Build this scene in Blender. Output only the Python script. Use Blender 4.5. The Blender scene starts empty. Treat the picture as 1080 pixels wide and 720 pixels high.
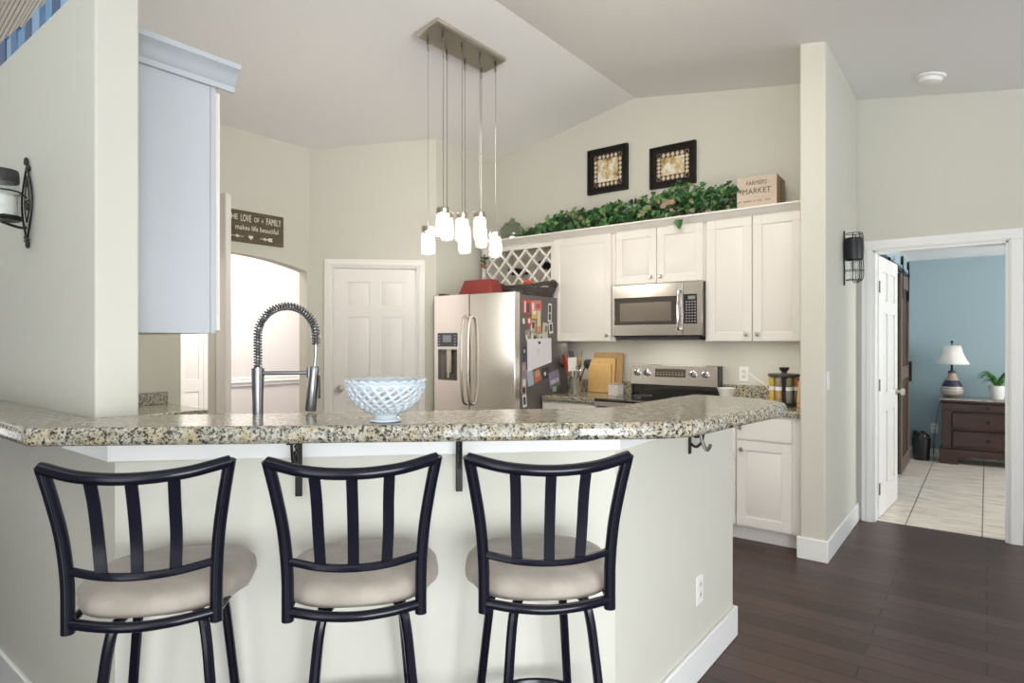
import bpy, bmesh, math, random
from mathutils import Vector, Matrix, Quaternion
random.seed(7)
S = bpy.context.scene
COL = S.collection
PI = math.pi
# ------------------------------------------------------------------ camera, light, exposure
CAMH = 1.37
YAW = 37.7
cam_d = bpy.data.cameras.new('camera'); cam = bpy.data.objects.new('camera', cam_d); COL.objects.link(cam)
cam.location = (0, 0, CAMH); cam.rotation_euler = (PI/2, 0, math.radians(YAW))
cam_d.sensor_width = 36; cam_d.lens = 648/1080*36; cam_d.clip_start = .05
S.camera = cam
S.view_settings.view_transform = 'Standard'; S.view_settings.look = 'None'
S.view_settings.gamma = 1; S.view_settings.use_curve_mapping = False
S.view_settings.exposure = 0.13
W = bpy.data.worlds.new('daylight'); S.world = W; W.use_nodes = True
# cool sky above the horizon; below it a glow added to light the ceiling
SKY, UNDERGLOW = .10, 4.1
wn = W.node_tree.nodes; wl = W.node_tree.links
wtc = wn.new('ShaderNodeTexCoord'); wsp = wn.new('ShaderNodeSeparateXYZ'); wmr = wn.new('ShaderNodeMapRange'); wcr = wn.new('ShaderNodeMix'); wcr.data_type = 'RGBA'
wmr.inputs[1].default_value = -.12; wmr.inputs[2].default_value = .02
wl.new(wtc.outputs['Generated'], wsp.inputs[0]); wl.new(wsp.outputs['Z'], wmr.inputs[0]); wl.new(wmr.outputs[0], wcr.inputs[0])
wcr.inputs[6].default_value = (UNDERGLOW*.93, UNDERGLOW*.975, UNDERGLOW, 1); wcr.inputs[7].default_value = (SKY*.88, SKY*.95, SKY, 1)
wl.new(wcr.outputs[2], wn['Background'].inputs[0]); wn['Background'].inputs[1].default_value = 1
def area(name, loc, target, sx, sy, power, col):
    l = bpy.data.lights.new(name, 'AREA'); l.shape = 'RECTANGLE'; l.size = sx; l.size_y = sy; l.energy = power; l.color = col
    o = bpy.data.objects.new(name, l); COL.objects.link(o); o.location = loc
    o.rotation_euler = (Vector(target)-Vector(loc)).to_track_quat('-Z', 'Y').to_euler()
    return o
area('fill_lamp_living_room', (-.1, -2.9, 1.6), (-1.6, 4.0, 1.2), 2.4, 1.8, 52, (.95, .98, 1))  # unseen daylight lamp added behind the camera to brighten the room
pd = area('fill_lamp_bar_front', (1.3, -.5, .95), (-1.2, 1.2, .30), 1.5, 1.3, 30, (.92, .965, 1)); pd.data.spread = math.radians(95)  # unseen lamp added beside the camera to lift the bar front
area('fill_lamp_dining', (3.8, 3.5, 1.4), (-1.0, 3.0, 1.0), 2.0, 1.6, 56, (.95, .98, 1))  # lamp added out of frame to brighten the bar end and stub wall
area('fill_lamp_kitchen', (-1.25, 2.55, 3.12), (-2.3, 3.6, .9), 1.0, 1.0, 26, (1, .89, .72))  # lamp added above the frame to brighten the kitchen; no fixture there
area('fill_lamp_kitchen_window', (-5.0, 1.35, 1.6), (-4, 1.40, 1.58), .8, 1.0, 14, (1, .98, .95))  # lamp outside the added window, for kitchen fill and steel reflections
area('fill_lamp_hallway', (-5.55, 3.2, 2.6), (-5.551, 3.2, 0),   .7, .7, 42, (1, .94, .90))  # hidden lamp added to brighten the passage behind the arch
area('window_light_bedroom', (2.9, 7.2, 1.6), (-.5, 7.8, 1.2), 1.6, 1.6, 68, (.94, .97, 1))
area('fill_lamp_backsplash_right', (-1.3, 4.66, 1.362), (-1.3, 4.70, .9), .6, .08, 1.1, (1, .93, .82))  # strip lamp added to lift the backsplash beside the stub wall
area('fill_lamp_backsplash_left', (-2.75, 4.66, 1.362), (-2.75, 4.70, .9), .5, .08, .9, (1, .93, .82))  # same added backsplash fill on the fridge side
area('fill_lamp_backsplash_middle', (-2.06, 4.70, 1.378), (-2.06, 4.74, .9), .5, .08, 1.0, (1, .93, .82))  # added under the microwave only to brighten the backsplash

# ------------------------------------------------------------------ materials
MATS = {}
def mat(name, col=(.8, .8, .8), rough=.5, metal=0, spec=.5, coat=0, emit=None, estr=0, trans=0, alpha=1):
    if name in MATS: return MATS[name]
    m = bpy.data.materials.new(name); m.use_nodes = True
    b = m.node_tree.nodes['Principled BSDF']
    b.inputs['Base Color'].default_value = (*col, 1); b.inputs['Roughness'].default_value = rough
    b.inputs['Metallic'].default_value = metal; b.inputs['Specular IOR Level'].default_value = spec
    b.inputs['Coat Weight'].default_value = coat
    b.inputs['Transmission Weight'].default_value = trans
    b.inputs['Alpha'].default_value = alpha
    if emit: b.inputs['Emission Color'].default_value = (*emit, 1); b.inputs['Emission Strength'].default_value = estr
    MATS[name] = m
    return m
def nt(m): return m.node_tree, m.node_tree.nodes, m.node_tree.links, m.node_tree.nodes['Principled BSDF']
def coords(m, scale=(1, 1, 1), kind='Object'):
    t, n, l, b = nt(m)
    tc = n.new('ShaderNodeTexCoord'); mp = n.new('ShaderNodeMapping'); mp.inputs['Scale'].default_value = scale
    l.new(tc.outputs[kind], mp.inputs['Vector']); return mp.outputs['Vector']
def noise(m, v, scale, detail=4, rough=.6):
    n = m.node_tree.nodes.new('ShaderNodeTexNoise'); n.inputs['Scale'].default_value = scale
    n.inputs['Detail'].default_value = detail; n.inputs['Roughness'].default_value = rough
    m.node_tree.links.new(v, n.inputs['Vector']); return n
def ramp(m, fac, stops, interp='LINEAR'):
    r = m.node_tree.nodes.new('ShaderNodeValToRGB'); r.color_ramp.interpolation = interp
    e = r.color_ramp.elements
    while len(e) < len(stops): e.new(.5)
    for k, (p, c) in enumerate(stops): e[k].position = p; e[k].color = (*c, 1) if len(c) == 3 else c
    m.node_tree.links.new(fac, r.inputs['Fac']); return r.outputs['Color']
def mix(m, fac, a, b, mode='MIX'):
    x = m.node_tree.nodes.new('ShaderNodeMix'); x.data_type = 'RGBA'; x.blend_type = mode
    L = m.node_tree.links
    for sock, val in ((0, fac), (6, a), (7, b)):
        if isinstance(val, (int, float)): x.inputs[sock].default_value = val
        elif isinstance(val, tuple): x.inputs[sock].default_value = (*val, 1)
        else: L.new(val, x.inputs[sock])
    return x.outputs[2]
def bump(m, h, strength, dist=.01):
    t, n, l, b = nt(m); bp = n.new('ShaderNodeBump'); bp.inputs['Strength'].default_value = strength; bp.inputs['Distance'].default_value = dist
    l.new(h, bp.inputs['Height']); l.new(bp.outputs['Normal'], b.inputs['Normal'])
def paint(name, col, rough=.6):
    m = mat(name, col, rough, spec=.3)
    v = coords(m); nz = noise(m, v, 45, 3); bump(m, nz.outputs['Fac'], .05, .004)
    return m
WALL = paint('sage beige wall paint', (.60, .588, .52))
CEIL = paint('ceiling paint', (.85, .845, .84), .8)
BLUE = paint('dusty blue wall paint', (.335, .435, .47))
HALLW = paint('pale pink white paint', (.78, .74, .72))
TRIM = mat('white trim paint', (.80, .80, .79), .35)
CAB = mat('cream white cabinet lacquer', (.80, .765, .72), .38)
CABIN = mat('shade toned cabinet interior', (.66, .60, .50), .6)  # tan tone carries the shade inside the wine rack
DOORW = mat('white door paint', (.81, .785, .755), .4)
BLACK = mat('black powder coated metal', (.005, .005, .011), .20, spec=.28)
IRON = mat('black wrought iron', (.012, .011, .011), .42, metal=.4)
NICK = mat('brushed nickel', (.62, .58, .52), .28, metal=1)
CHROME = mat('chrome', (.75, .75, .76), .12, metal=1)
FAUC = mat('brushed steel faucet', (.24, .24, .25), .34, metal=1)
DARK = mat('dark charcoal plastic', (.035, .034, .036), .4)
BLKGL = mat('black glass', (.010, .010, .011), .06, spec=.7, coat=.5)
WPLAS = mat('white plastic', (.82, .81, .78), .35)
def steel(name='brushed stainless steel', col=(.70, .67, .63), rough=.19, sc=(3, 3, 160)):
    m = mat(name, col, rough, metal=1); v = coords(m, sc); nz = noise(m, v, 3, 2)
    t, n, l, b = nt(m)
    mr = n.new('ShaderNodeMapRange'); mr.inputs[3].default_value = rough-.06; mr.inputs[4].default_value = rough+.08
    l.new(nz.outputs['Fac'], mr.inputs[0]); l.new(mr.outputs[0], b.inputs['Roughness'])
    return m
STEEL = steel()
STEELH = steel('brushed stainless steel with level grain', (.64, .61, .58), .2, (3, 3, 160))
def granite_mat():
    m = mat('speckled granite', (.6, .55, .45), .15, spec=.5, coat=0)
    t, n, l, b = nt(m); v = coords(m)
    nA = noise(m, v, 60, 5, .65); nB = noise(m, v, 115, 4, .7); nC = noise(m, v, 16, 3, .5)
    base = ramp(m, nA.outputs['Fac'], [(.30, (.10, .095, .08)), (.42, (.27, .25, .19)), (.55, (.42, .40, .32)), (.70, (.52, .50, .45))])
    tan = ramp(m, nC.outputs['Fac'], [(.5, (0, 0, 0)), (.62, (1, 1, 1))])
    base = mix(m, tan, base, mix(m, .5, base, (.46, .36, .20)))
    vo = n.new('ShaderNodeTexVoronoi'); vo.inputs['Scale'].default_value = 100; l.new(v, vo.inputs['Vector'])
    sp = ramp(m, nB.outputs['Fac'], [(.41, (1, 1, 1)), (.465, (0, 0, 0))])
    base = mix(m, sp, base, (.025, .024, .024))
    lt = ramp(m, vo.outputs['Distance'], [(.10, (1, 1, 1)), (.22, (0, 0, 0))])
    base = mix(m, lt, base, (.48, .47, .44))
    sp2 = ramp(m, noise(m, v, 75, 3, .6).outputs['Fac'], [(.385, (1, 1, 1)), (.43, (0, 0, 0))])
    base = mix(m, sp2, base, (.045, .042, .04))
    l.new(base, b.inputs['Base Color']); return m
GRAN = granite_mat()
def wood_floor():
    m = mat('dark hardwood planks', (.06, .04, .035), .28, spec=.36)
    t, n, l, b = nt(m); v = coords(m)
    br = n.new('ShaderNodeTexBrick'); br.offset = .37; br.offset_frequency = 2
    br.inputs['Scale'].default_value = 1; br.inputs['Brick Width'].default_value = 1.15; br.inputs['Row Height'].default_value = .118
    br.inputs['Mortar Size'].default_value = .0035; br.inputs['Mortar Smooth'].default_value = .1; br.inputs['Bias'].default_value = 0
    br.inputs['Color1'].default_value = (.082, .046, .037, 1); br.inputs['Color2'].default_value = (.043, .024, .020, 1); br.inputs['Mortar'].default_value = (.012, .009, .008, 1)
    l.new(v, br.inputs['Vector'])
    v2 = coords(m, (2.5, 40, 1)); g = noise(m, v2, 3, 5, .65)
    gr = ramp(m, g.outputs['Fac'], [(.3, (.62, .60, .60)), (.7, (1.25, 1.2, 1.18))])
    l.new(mix(m, 1.0, br.outputs['Color'], gr, 'MULTIPLY'), b.inputs['Base Color'])
    rr = ramp(m, g.outputs['Fac'], [(.3, (.30, .30, .30)), (.7, (.42, .42, .42))]); l.new(rr, b.inputs['Roughness'])
    bump(m, br.outputs['Fac'], -.4, .003); return m
WOODF = wood_floor()
def tile_floor():
    m = mat('beige stone tile', (.6, .55, .48), .3)
    t, n, l, b = nt(m); v = coords(m)
    br = n.new('ShaderNodeTexBrick'); br.offset = 0; br.inputs['Scale'].default_value = 1
    br.inputs['Brick Width'].default_value = .455; br.inputs['Row Height'].default_value = 3.2
    br.inputs['Mortar Size'].default_value = .004; br.inputs['Mortar'].default_value = (.17, .145, .12, 1)
    br.inputs['Color1'].default_value = (.76, .69, .60, 1); br.inputs['Color2'].default_value = (.72, .65, .565, 1)
    mp = n.new('ShaderNodeMapping'); mp.inputs['Location'].default_value = (.026, -5.0, 0); l.new(v, mp.inputs['Vector']); l.new(mp.outputs[0], br.inputs['Vector'])
    g = noise(m, coords(m, (1.2, 5, 1)), 3, 6, .7)
    gr = ramp(m, g.outputs['Fac'], [(.33, (.62, .57, .52)), (.5, (1, .98, .96)), (.7, (1.22, 1.2, 1.2))])
    l.new(mix(m, .9, br.outputs['Color'], gr, 'MULTIPLY'), b.inputs['Base Color']); return m
TILE = tile_floor()
def wood(name, c1, c2, rough=.45, sc=(6, 6, 60), ns=2.5):
    m = mat(name, c1, rough); t, n, l, b = nt(m)
    g = noise(m, coords(m, sc), ns, 4, .6)
    l.new(ramp(m, g.outputs['Fac'], [(.3, c1), (.7, c2)]), b.inputs['Base Color']); return m
BAMBOO = wood('bamboo', (.50, .31, .11), (.62, .42, .18), .45, (40, 4, 4))
BAMBOOD = wood('darker bamboo', (.33, .20, .08), (.46, .30, .12), .45, (40, 4, 4))
CRATEW = wood('pale crate wood', (.50, .40, .32), (.60, .50, .41), .7, (4, 4, 40))
CRATES = wood('tan crate end wood', (.30, .24, .14), (.40, .33, .20), .7, (4, 4, 40))
BARN = wood('weathered barn wood', (.085, .055, .042), (.17, .115, .085), .7, (12, 12, 1.5))
BARND = wood('dark barn wood', (.030, .020, .016), (.06, .04, .03), .7, (12, 12, 1.5))
MAHO = wood('dark cherry wood', (.026, .009, .005), (.060, .020, .011), .32, (2, 6, 14))
SIGNW = wood('weathered brown sign board', (.075, .058, .036), (.15, .115, .068), .8, (5, 5, 60))
def suede():
    m = mat('taupe suede', (.30, .26, .22), .9, spec=.15); t, n, l, b = nt(m)
    g = noise(m, coords(m), 9, 4, .6)
    l.new(ramp(m, g.outputs['Fac'], [(.3, (.25, .215, .18)), (.7, (.36, .315, .27))]), b.inputs['Base Color'])
    b.inputs['Sheen Weight'].default_value = .25; return m
SUEDE = suede()
def leaf_mat():
    m = mat('ivy leaves', (.05, .2, .05), .45); t, n, l, b = nt(m)
    g = n.new('ShaderNodeNewGeometry')
    l.new(ramp(m, g.outputs['Random Per Island'], [(0, (.008, .030, .012)), (.35, (.020, .085, .025)), (.65, (.05, .17, .04)), (.9, (.15, .30, .10)), (1, (.22, .20, .08))]), b.inputs['Base Color']); return m
LEAF = leaf_mat()
MILK = mat('milk glass', (.52, .57, .62), .16, spec=.6, coat=.4)
def glass_mat(name, tint, glossy=.12, diff=.1, dcol=(.9, .9, .9)):
    m = bpy.data.materials.new(name); m.use_nodes = True; t = m.node_tree; n = t.nodes; l = t.links
    n.clear(); out = n.new('ShaderNodeOutputMaterial')
    tr = n.new('ShaderNodeBsdfTransparent'); tr.inputs[0].default_value = (*tint, 1)
    gl = n.new('ShaderNodeBsdfGlossy'); gl.inputs['Roughness'].default_value = .05
    df = n.new('ShaderNodeBsdfTranslucent'); df.inputs[0].default_value = (*dcol, 1)
    m1 = n.new('ShaderNodeMixShader'); m1.inputs[0].default_value = diff; l.new(tr.outputs[0], m1.inputs[1]); l.new(df.outputs[0], m1.inputs[2])
    m2 = n.new('ShaderNodeMixShader'); m2.inputs[0].default_value = glossy; l.new(m1.outputs[0], m2.inputs[1]); l.new(gl.outputs[0], m2.inputs[2])
    l.new(m2.outputs[0], out.inputs[0]); return m
JARGL = glass_mat('clear jar glass', (1, 1, 1), .14, .09, (1, .98, .95))
GREENGL = glass_mat('pale green glass', (.72, .80, .70), .16, .35, (.40, .46, .38))
CLEARGL = glass_mat('clear glass', (.95, .97, .97), .15, .05)
BULB = mat('glowing bulb', (1, 1, 1), .5, emit=(1, .90, .74), estr=80)
CANDLE = mat('white candle wax', (.85, .84, .80), .5)
RED = mat('dark red tin', (.24, .035, .03), .45)
REDS = mat('bright red cloth', (.60, .06, .05), .6)
WICK = wood('dark grey wicker', (.030, .026, .024), (.13, .115, .10), .8, (30, 30, 200), 2)
PAPER = mat('white paper', (.76, .75, .78), .7)
LETTER = mat('off white sign lettering', (.78, .76, .70), .6)
INK = mat('brown stamped ink', (.085, .06, .05), .7)
BRASS = mat('antique brass hinge', (.20, .17, .09), .4, metal=.6)

# ------------------------------------------------------------------ mesh helpers
class MB:
    def __init__(s): s.b = bmesh.new()
    def face(s, pts):
        return s.b.faces.new([s.b.verts.new(p) for p in pts])
    def box(s, x0, x1, y0, y1, z0, z1, M=None):
        vs = [s.b.verts.new((x, y, z)) for z in (z0, z1) for y in (y0, y1) for x in (x0, x1)]
        for f in ((0, 2, 3, 1), (4, 5, 7, 6), (0, 1, 5, 4), (2, 6, 7, 3), (0, 4, 6, 2), (1, 3, 7, 5)): s.b.faces.new([vs[i] for i in f])
        if M is not None:
            for v in vs: v.co = M @ v.co
        return s
    def taper(s, cx, cy, z0, z1, a0, b0, a1, b1):   # frustum: half sizes a (x), b (y)
        lo = [s.b.verts.new((cx+i*a0, cy+j*b0, z0)) for i, j in ((-1, -1), (1, -1), (1, 1), (-1, 1))]
        hi = [s.b.verts.new((cx+i*a1, cy+j*b1, z1)) for i, j in ((-1, -1), (1, -1), (1, 1), (-1, 1))]
        s.b.faces.new(lo[::-1]); s.b.faces.new(hi)
        for k in range(4): s.b.faces.new((lo[k], lo[(k+1) % 4], hi[(k+1) % 4], hi[k]))
        return s
    def prism(s, pts, vec):
        vec = Vector(vec); a = [s.b.verts.new(p) for p in pts]; c = [s.b.verts.new(Vector(p)+vec) for p in pts]
        s.b.faces.new(a[::-1]); s.b.faces.new(c); n = len(pts)
        for k in range(n): s.b.faces.new((a[k], a[(k+1) % n], c[(k+1) % n], c[k]))
        return s
    def tube(s, pts, r, n=8, closed=False, flat=None):
        P = [Vector(p) for p in pts]; N = len(P)
        rr = r if isinstance(r, (list, tuple)) else [r]*N
        T = []
        for i in range(N):
            a = P[(i-1) % N] if (closed or i > 0) else P[i]; c = P[(i+1) % N] if (closed or i < N-1) else P[i]
            T.append((c-a).normalized())
        u = T[0].orthogonal().normalized()
        if abs(T[0].z) < .9: u = (Vector((0, 0, 1))-T[0]*T[0].z).normalized()
        rings = []
        for i in range(N):
            if i: u = (T[i-1].rotation_difference(T[i]) @ u)
            u = (u-T[i]*u.dot(T[i])).normalized(); w = T[i].cross(u)
            fa, fb = flat if flat else (1, 1)
            rings.append([s.b.verts.new(P[i]+rr[i]*(u*math.cos(2*PI*k/n)*fa+w*math.sin(2*PI*k/n)*fb)) for k in range(n)])
        for i in range(N if closed else N-1):
            A = rings[i]; B = rings[(i+1) % N]
            for k in range(n): s.b.faces.new((A[k], A[(k+1) % n], B[(k+1) % n], B[k]))
        if not closed: s.b.faces.new(rings[0][::-1]); s.b.faces.new(rings[-1])
        return s
    def cyl(s, p0, p1, r0, r1=None, n=16): return s.tube([p0, p1], [r0, r0 if r1 is None else r1], n)
    def lathe(s, prof, n=24, c=(0, 0, 0), M=None, fn=None):
        c = Vector(c); rings = []; new = []
        for r, z in prof:
            if r < 1e-5: v = s.b.verts.new((0, 0, z)); rings.append([v]); new.append(v)
            else:
                ring = [s.b.verts.new((r*math.cos(2*PI*k/n), r*math.sin(2*PI*k/n), z)) for k in range(n)]; rings.append(ring); new += ring
        for A, B in zip(rings, rings[1:]):
            for k in range(n):
                q = [A[k % len(A)], A[(k+1) % len(A)], B[(k+1) % len(B)], B[k % len(B)]]
                q2 = []
                for v in q:
                    if v not in q2: q2.append(v)
                if len(q2) > 2: s.b.faces.new(q2)
        for v in new:
            if fn: v.co = fn(v.co)
            if M is not None: v.co = M @ v.co
            v.co += c
        return s
    def ball(s, c, r, n=12, sc=(1, 1, 1)):
        prof = [(r*math.sin(PI*k/n), -r*math.cos(PI*k/n)) for k in range(n+1)]; prof[0] = (0, -r); prof[-1] = (0, r)
        return s.lathe(prof, n*2, c, Matrix.Diagonal((*sc, 1)))
    def slab(s, w, h, t, panels, recess=.010, rais=.008, marg=.028):
        """door leaf in local x 0..w, z 0..h, back y=0, front y=-t, panels [(x0,x1,z0,z1)] sunk and raised"""
        f = -(t-recess); s.box(0, w, f, 0, 0, h)
        xs = sorted({0, w, *[p[0] for p in panels], *[p[1] for p in panels]}); zs = sorted({0, h, *[p[2] for p in panels], *[p[3] for p in panels]})
        for x0, x1 in zip(xs, xs[1:]):
            for z0, z1 in zip(zs, zs[1:]):
                cx, cz = (x0+x1)/2, (z0+z1)/2
                if not any(p[0] < cx < p[1] and p[2] < cz < p[3] for p in panels): s.box(x0, x1, -t, f, z0, z1)
        for x0, x1, z0, z1 in panels:
            g = .007; a = [(x0+g, f, z0+g), (x1-g, f, z0+g), (x1-g, f, z1-g), (x0+g, f, z1-g)]
            e = min(marg, (x1-x0)*.22); y = f-rais
            c = [(x0+e, y, z0+e), (x1-e, y, z0+e), (x1-e, y, z1-e), (x0+e, y, z1-e)]
            A = [s.b.verts.new(p) for p in a]; C = [s.b.verts.new(p) for p in c]
            s.b.faces.new(C)
            for k in range(4): s.b.faces.new((A[k], A[(k+1) % 4], C[(k+1) % 4], C[k]))
        return s
    def build(s, name, m, parent=None, bevel=0, smooth=True, seg=2, angle=35):
        bmesh.ops.recalc_face_normals(s.b, faces=s.b.faces)
        me = bpy.data.meshes.new(name); s.b.to_mesh(me); s.b.free()
        if smooth:
            for p in me.polygons: p.use_smooth = True
            me.set_sharp_from_angle(angle=math.radians(angle))
        o = bpy.data.objects.new(name, me); COL.objects.link(o)
        if m: me.materials.append(m)
        if parent: o.parent = parent
        if bevel:
            md = o.modifiers.new('bevel', 'BEVEL'); md.width = bevel; md.segments = seg; md.limit_method = 'ANGLE'; md.angle_limit = math.radians(50)
            md.harden_normals = False
        return o
def thing(name, label, cat, loc=(0, 0, 0), rz=0, group=None):
    o = bpy.data.objects.new(name, None); o.empty_display_size = .1; COL.objects.link(o)
    o.location = loc; o.rotation_euler = (0, 0, math.radians(rz)); o['label'] = label; o['category'] = cat
    if group: o['group'] = group
    return o
def tag(o, label, cat, group=None, kind=None):
    o['label'] = label; o['category'] = cat
    if group: o['group'] = group
    if kind: o['kind'] = kind
    return o
def struct(o): o['kind'] = 'structure'; return o
def copy_tree(o, parent=None):
    c = o.copy(); COL.objects.link(c)
    if parent: c.parent = parent
    for ch in [x for x in S.objects if x.parent == o]: copy_tree(ch, c)
    return c
def text(name, s, size, m, parent, M, align='CENTER', ext=.0008, xs=1.0):
    cu = bpy.data.curves.new(name, 'FONT'); cu.body = s; cu.size = size; cu.align_x = align; cu.extrude = ext; cu.space_character = 1.05; cu.resolution_u = 3
    o = bpy.data.objects.new(name, cu); COL.objects.link(o)
    me = bpy.data.meshes.new_from_object(o.evaluated_get(bpy.context.evaluated_depsgraph_get()))
    bpy.data.objects.remove(o); bpy.data.curves.remove(cu)
    me.transform(M @ Matrix.Diagonal((xs, 1, 1, 1))); me.materials.clear(); me.materials.append(m)
    q = bpy.data.objects.new(name, me); COL.objects.link(q)
    if parent: q.parent = parent
    return q
FRONT = Matrix(((1, 0, 0, 0), (0, 0, -1, 0), (0, 1, 0, 0), (0, 0, 0, 1)))      # text facing -Y, upright
def bez(pts, n=10):
    """Catmull-Rom through points"""
    P = [Vector(p) for p in pts]; P = [2*P[0]-P[1]]+P+[2*P[-1]-P[-2]]; out = []
    for i in range(1, len(P)-2):
        for k in range(n):
            t = k/n; a, b, c, d = P[i-1:i+3]
            out.append(.5*((2*b)+(c-a)*t+(2*a-5*b+4*c-d)*t*t+(3*b-a-3*c+d)*t**3))
    out.append(P[-2]); return out
def spiral(c, r, turns, ux, uz, start=0, n=24):
    c = Vector(c); ux = Vector(ux); uz = Vector(uz)
    return [c+(ux*math.cos(start+2*PI*turns*k/n)+uz*math.sin(start+2*PI*turns*k/n))*r*(1-.75*k/n) for k in range(n+1)]

# ------------------------------------------------------------------ shell
def ceil_z(x): return 3.5-(.18*(-2.43-x) if x < -2.43 else .165*(x+2.43))
struct(MB().prism([(-8, -1.3, 0), (.2, -1.3, 0), (.9, -4.5, 0), (5.0, -4.5, 0), (5.0, 5.43, 0), (-8, 5.43, 0)], (0, 0, -.06)).build('floor', WOODF, smooth=False))
struct(MB().box(-.79, 4, 5.43, 8.9, -.06, .004).build('floor_bedroom', TILE, smooth=False))
m = MB(); xs = (-8, -2.43, 6)
pr = [(x, ceil_z(x)) for x in xs]
m.prism([(x, -3.4, z) for x, z in pr]+[(x, -3.4, z+.12) for x, z in pr[::-1]], (0, 8.95, 0))
struct(m.build('ceiling', CEIL, smooth=False))
struct(MB().box(-.79, 4, 5.49, 8.9, 2.345, 2.45).build('ceiling_bedroom', CEIL, smooth=False))
# range wall
struct(MB().prism([(-4.1, 4.92, 0), (-.94, 4.92, 0), (-.94, 4.92, 3.35), (-2.43, 4.92, 3.55), (-4.1, 4.92, 3.3)], (0, .12, 0)).build('wall_range', WALL, smooth=False))
# stub wall between kitchen and hall
struct(MB().prism([(-.94, 4.2, 0), (-.79, 4.2, 0), (-.79, 4.2, 3.30), (-.94, 4.2, 3.32)], (0, 1.17, 0)).build('wall_stub', WALL, bevel=.012, seg=3))
# hall end wall with doorway
DX0, DX1, DZ = -.685, .118, 2.058
struct(MB().prism([(-.94, 5.37, 0), (DX0, 5.37, 0), (DX0, 5.37, DZ), (DX1, 5.37, DZ), (DX1, 5.37, 0), (3.6, 5.37, 0), (3.6, 5.37, 2.6), (-.94, 5.37, 3.32)], (0, .12, 0)).build('wall_hall', WALL, smooth=False))
def casing(mb, x0, x1, z, w, y0, y1):
    for k, (a, b, d) in enumerate(((0, w, 0), (w*.12, w*.55, .006))):
        mb.box(x0-b, x0-a, y0-d, y1, 0, z+a if k else z)
        mb.box(x1+a, x1+b, y0-d, y1, 0, z+a if k else z)
        mb.box(x0-b, x1+b, y0-d, y1, z+a, z+b)
    return mb
m = casing(MB(), DX0, DX1, DZ, .075, 5.352, 5.37)
m.box(DX0-.001, DX0+.018, 5.36, 5.5, 0, DZ); m.box(DX1-.018, DX1+.001, 5.36, 5.5, 0, DZ); m.box(DX0, DX1, 5.36, 5.5, DZ-.018, DZ+.001)
struct(m.build('trim_1', TRIM, bevel=.003))
# bedroom
struct(MB().box(-.88, -.76, 5.49, 8.97, 0, 2.5).build('wall_bedroom_left', BLUE, smooth=False))
struct(MB().box(-.88, 4, 8.85, 8.97, 0, 2.5).build('wall_bedroom_back', BLUE, smooth=False))
struct(MB().box(-.76, 3.6, 8.836, 8.85, .004, .10).build('baseboard_bedroom', TRIM, bevel=.003))
# arch wall (faces +X)
AX = -4.768
arc = [(2.48+ (3.2-2.48)*k/14) for k in range(15)]
az = lambda y: 2.085-.095*((y-2.48)/.72)**2
WY0, WY1, WZ0, WZ1 = .95, 1.75, 1.1, 2.1
pts = [(AX, .7, 0), (AX, WY0, 0), (AX, WY0, WZ1), (AX, WY1, WZ1), (AX, WY1, 0), (AX, 2.12, 0), (AX, 2.12, 2.03), (AX, 2.38, 2.03), (AX, 2.38, 0), (AX, 2.48, 0)]+[(AX, y, az(y)) for y in arc]+[(AX, 3.2, 0), (AX, 3.229, 0), (AX, 3.229, 3.12), (AX, .7, 3.12)]
struct(MB().prism(pts, (-.12, 0, 0)).build('wall_arch', WALL, smooth=False))
struct(MB().box(AX-.12, AX, WY0, WY1, 0, WZ0).build('wall_sill', WALL, smooth=False))
m = MB()
for a, b in ((WY0, WY0+.04), (WY1-.04, WY1), (1.33, 1.37)): m.box(AX-.09, AX-.04, a, b, WZ0, WZ1)
for a, b in ((WZ0, WZ0+.04), (WZ1-.04, WZ1)): m.box(AX-.09, AX-.04, WY0, WY1, a, b)
struct(m.build('window_added_1', TRIM, bevel=.003))  # unseen window added to let light in and show in the steel
struct(MB().prism([(-4.62, 2.385, 0), (-4.62, 2.432, 0), (-4.62, 2.432, 2.50), (-4.62, 2.385, 2.52)], (-.16, 0, 0)).build('trim_2', CAB, bevel=.006))
# hallway behind the arch
struct(MB().box(-6.42, -6.3, 1.9, 7, 0, 2.8).build('wall_hallway', HALLW, smooth=False))
m = MB().box(-6.3, -6.275, 3.2, 7, .925, .945).box(-6.3, -6.285, 3.2, 7, .89, .98)
struct(m.build('trim_3', TRIM, bevel=.004))
struct(MB().box(-6.3, -4.888, 1.95, 2.05, 0, 2.8).build('wall_hallway_side', HALLW, smooth=False))
struct(MB().box(-6.42, -4.88, 4.9, 5.0, 0, 2.8).build('wall_hallway_end', HALLW, smooth=False))
# pantry corner: diagonal wall with door, then short side wall
q = math.sqrt(.5)
E0 = Vector((-3.98, 4.017, 0)); E1 = Vector((-4.768, 3.229, 0))
L = (E0-E1).length
u = (E0-E1).normalized(); nrm = Vector((u.y, -u.x, 0))
P = lambda s, z: E1+u*s+Vector((0, 0, z))
PD0, PD1, PDZ = .185, .950, 2.045
pts = [P(0, 0), P(PD0, 0), P(PD0, PDZ), P(PD1, PDZ), P(PD1, 0), P(L, 0), P(L, 3.30), P(0, 3.15)]
struct(MB().prism(pts, -nrm*.12).build('wall_pantry', WALL, smooth=False))
struct(MB().prism([(-3.98, 4.017, 0), (-3.98, 4.93, 0), (-3.98, 4.93, 3.3), (-3.98, 4.017, 3.3)], (-.12, 0, 0)).build('wall_pantry_side', WALL, smooth=False))
pc = casing(MB(), PD0, PD1, PDZ, .062, -.016, 0).box(PD0-.001, PD0+.016, -.005, .12, 0, PDZ).box(PD1-.016, PD1+.001, -.005, .12, 0, PDZ).box(PD0, PD1, -.005, .12, PDZ-.016, PDZ+.001)
o = struct(pc.build('trim_4', DOORW, bevel=.003)); o.location = E1; o.rotation_euler = (0, 0, math.radians(45))
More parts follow.
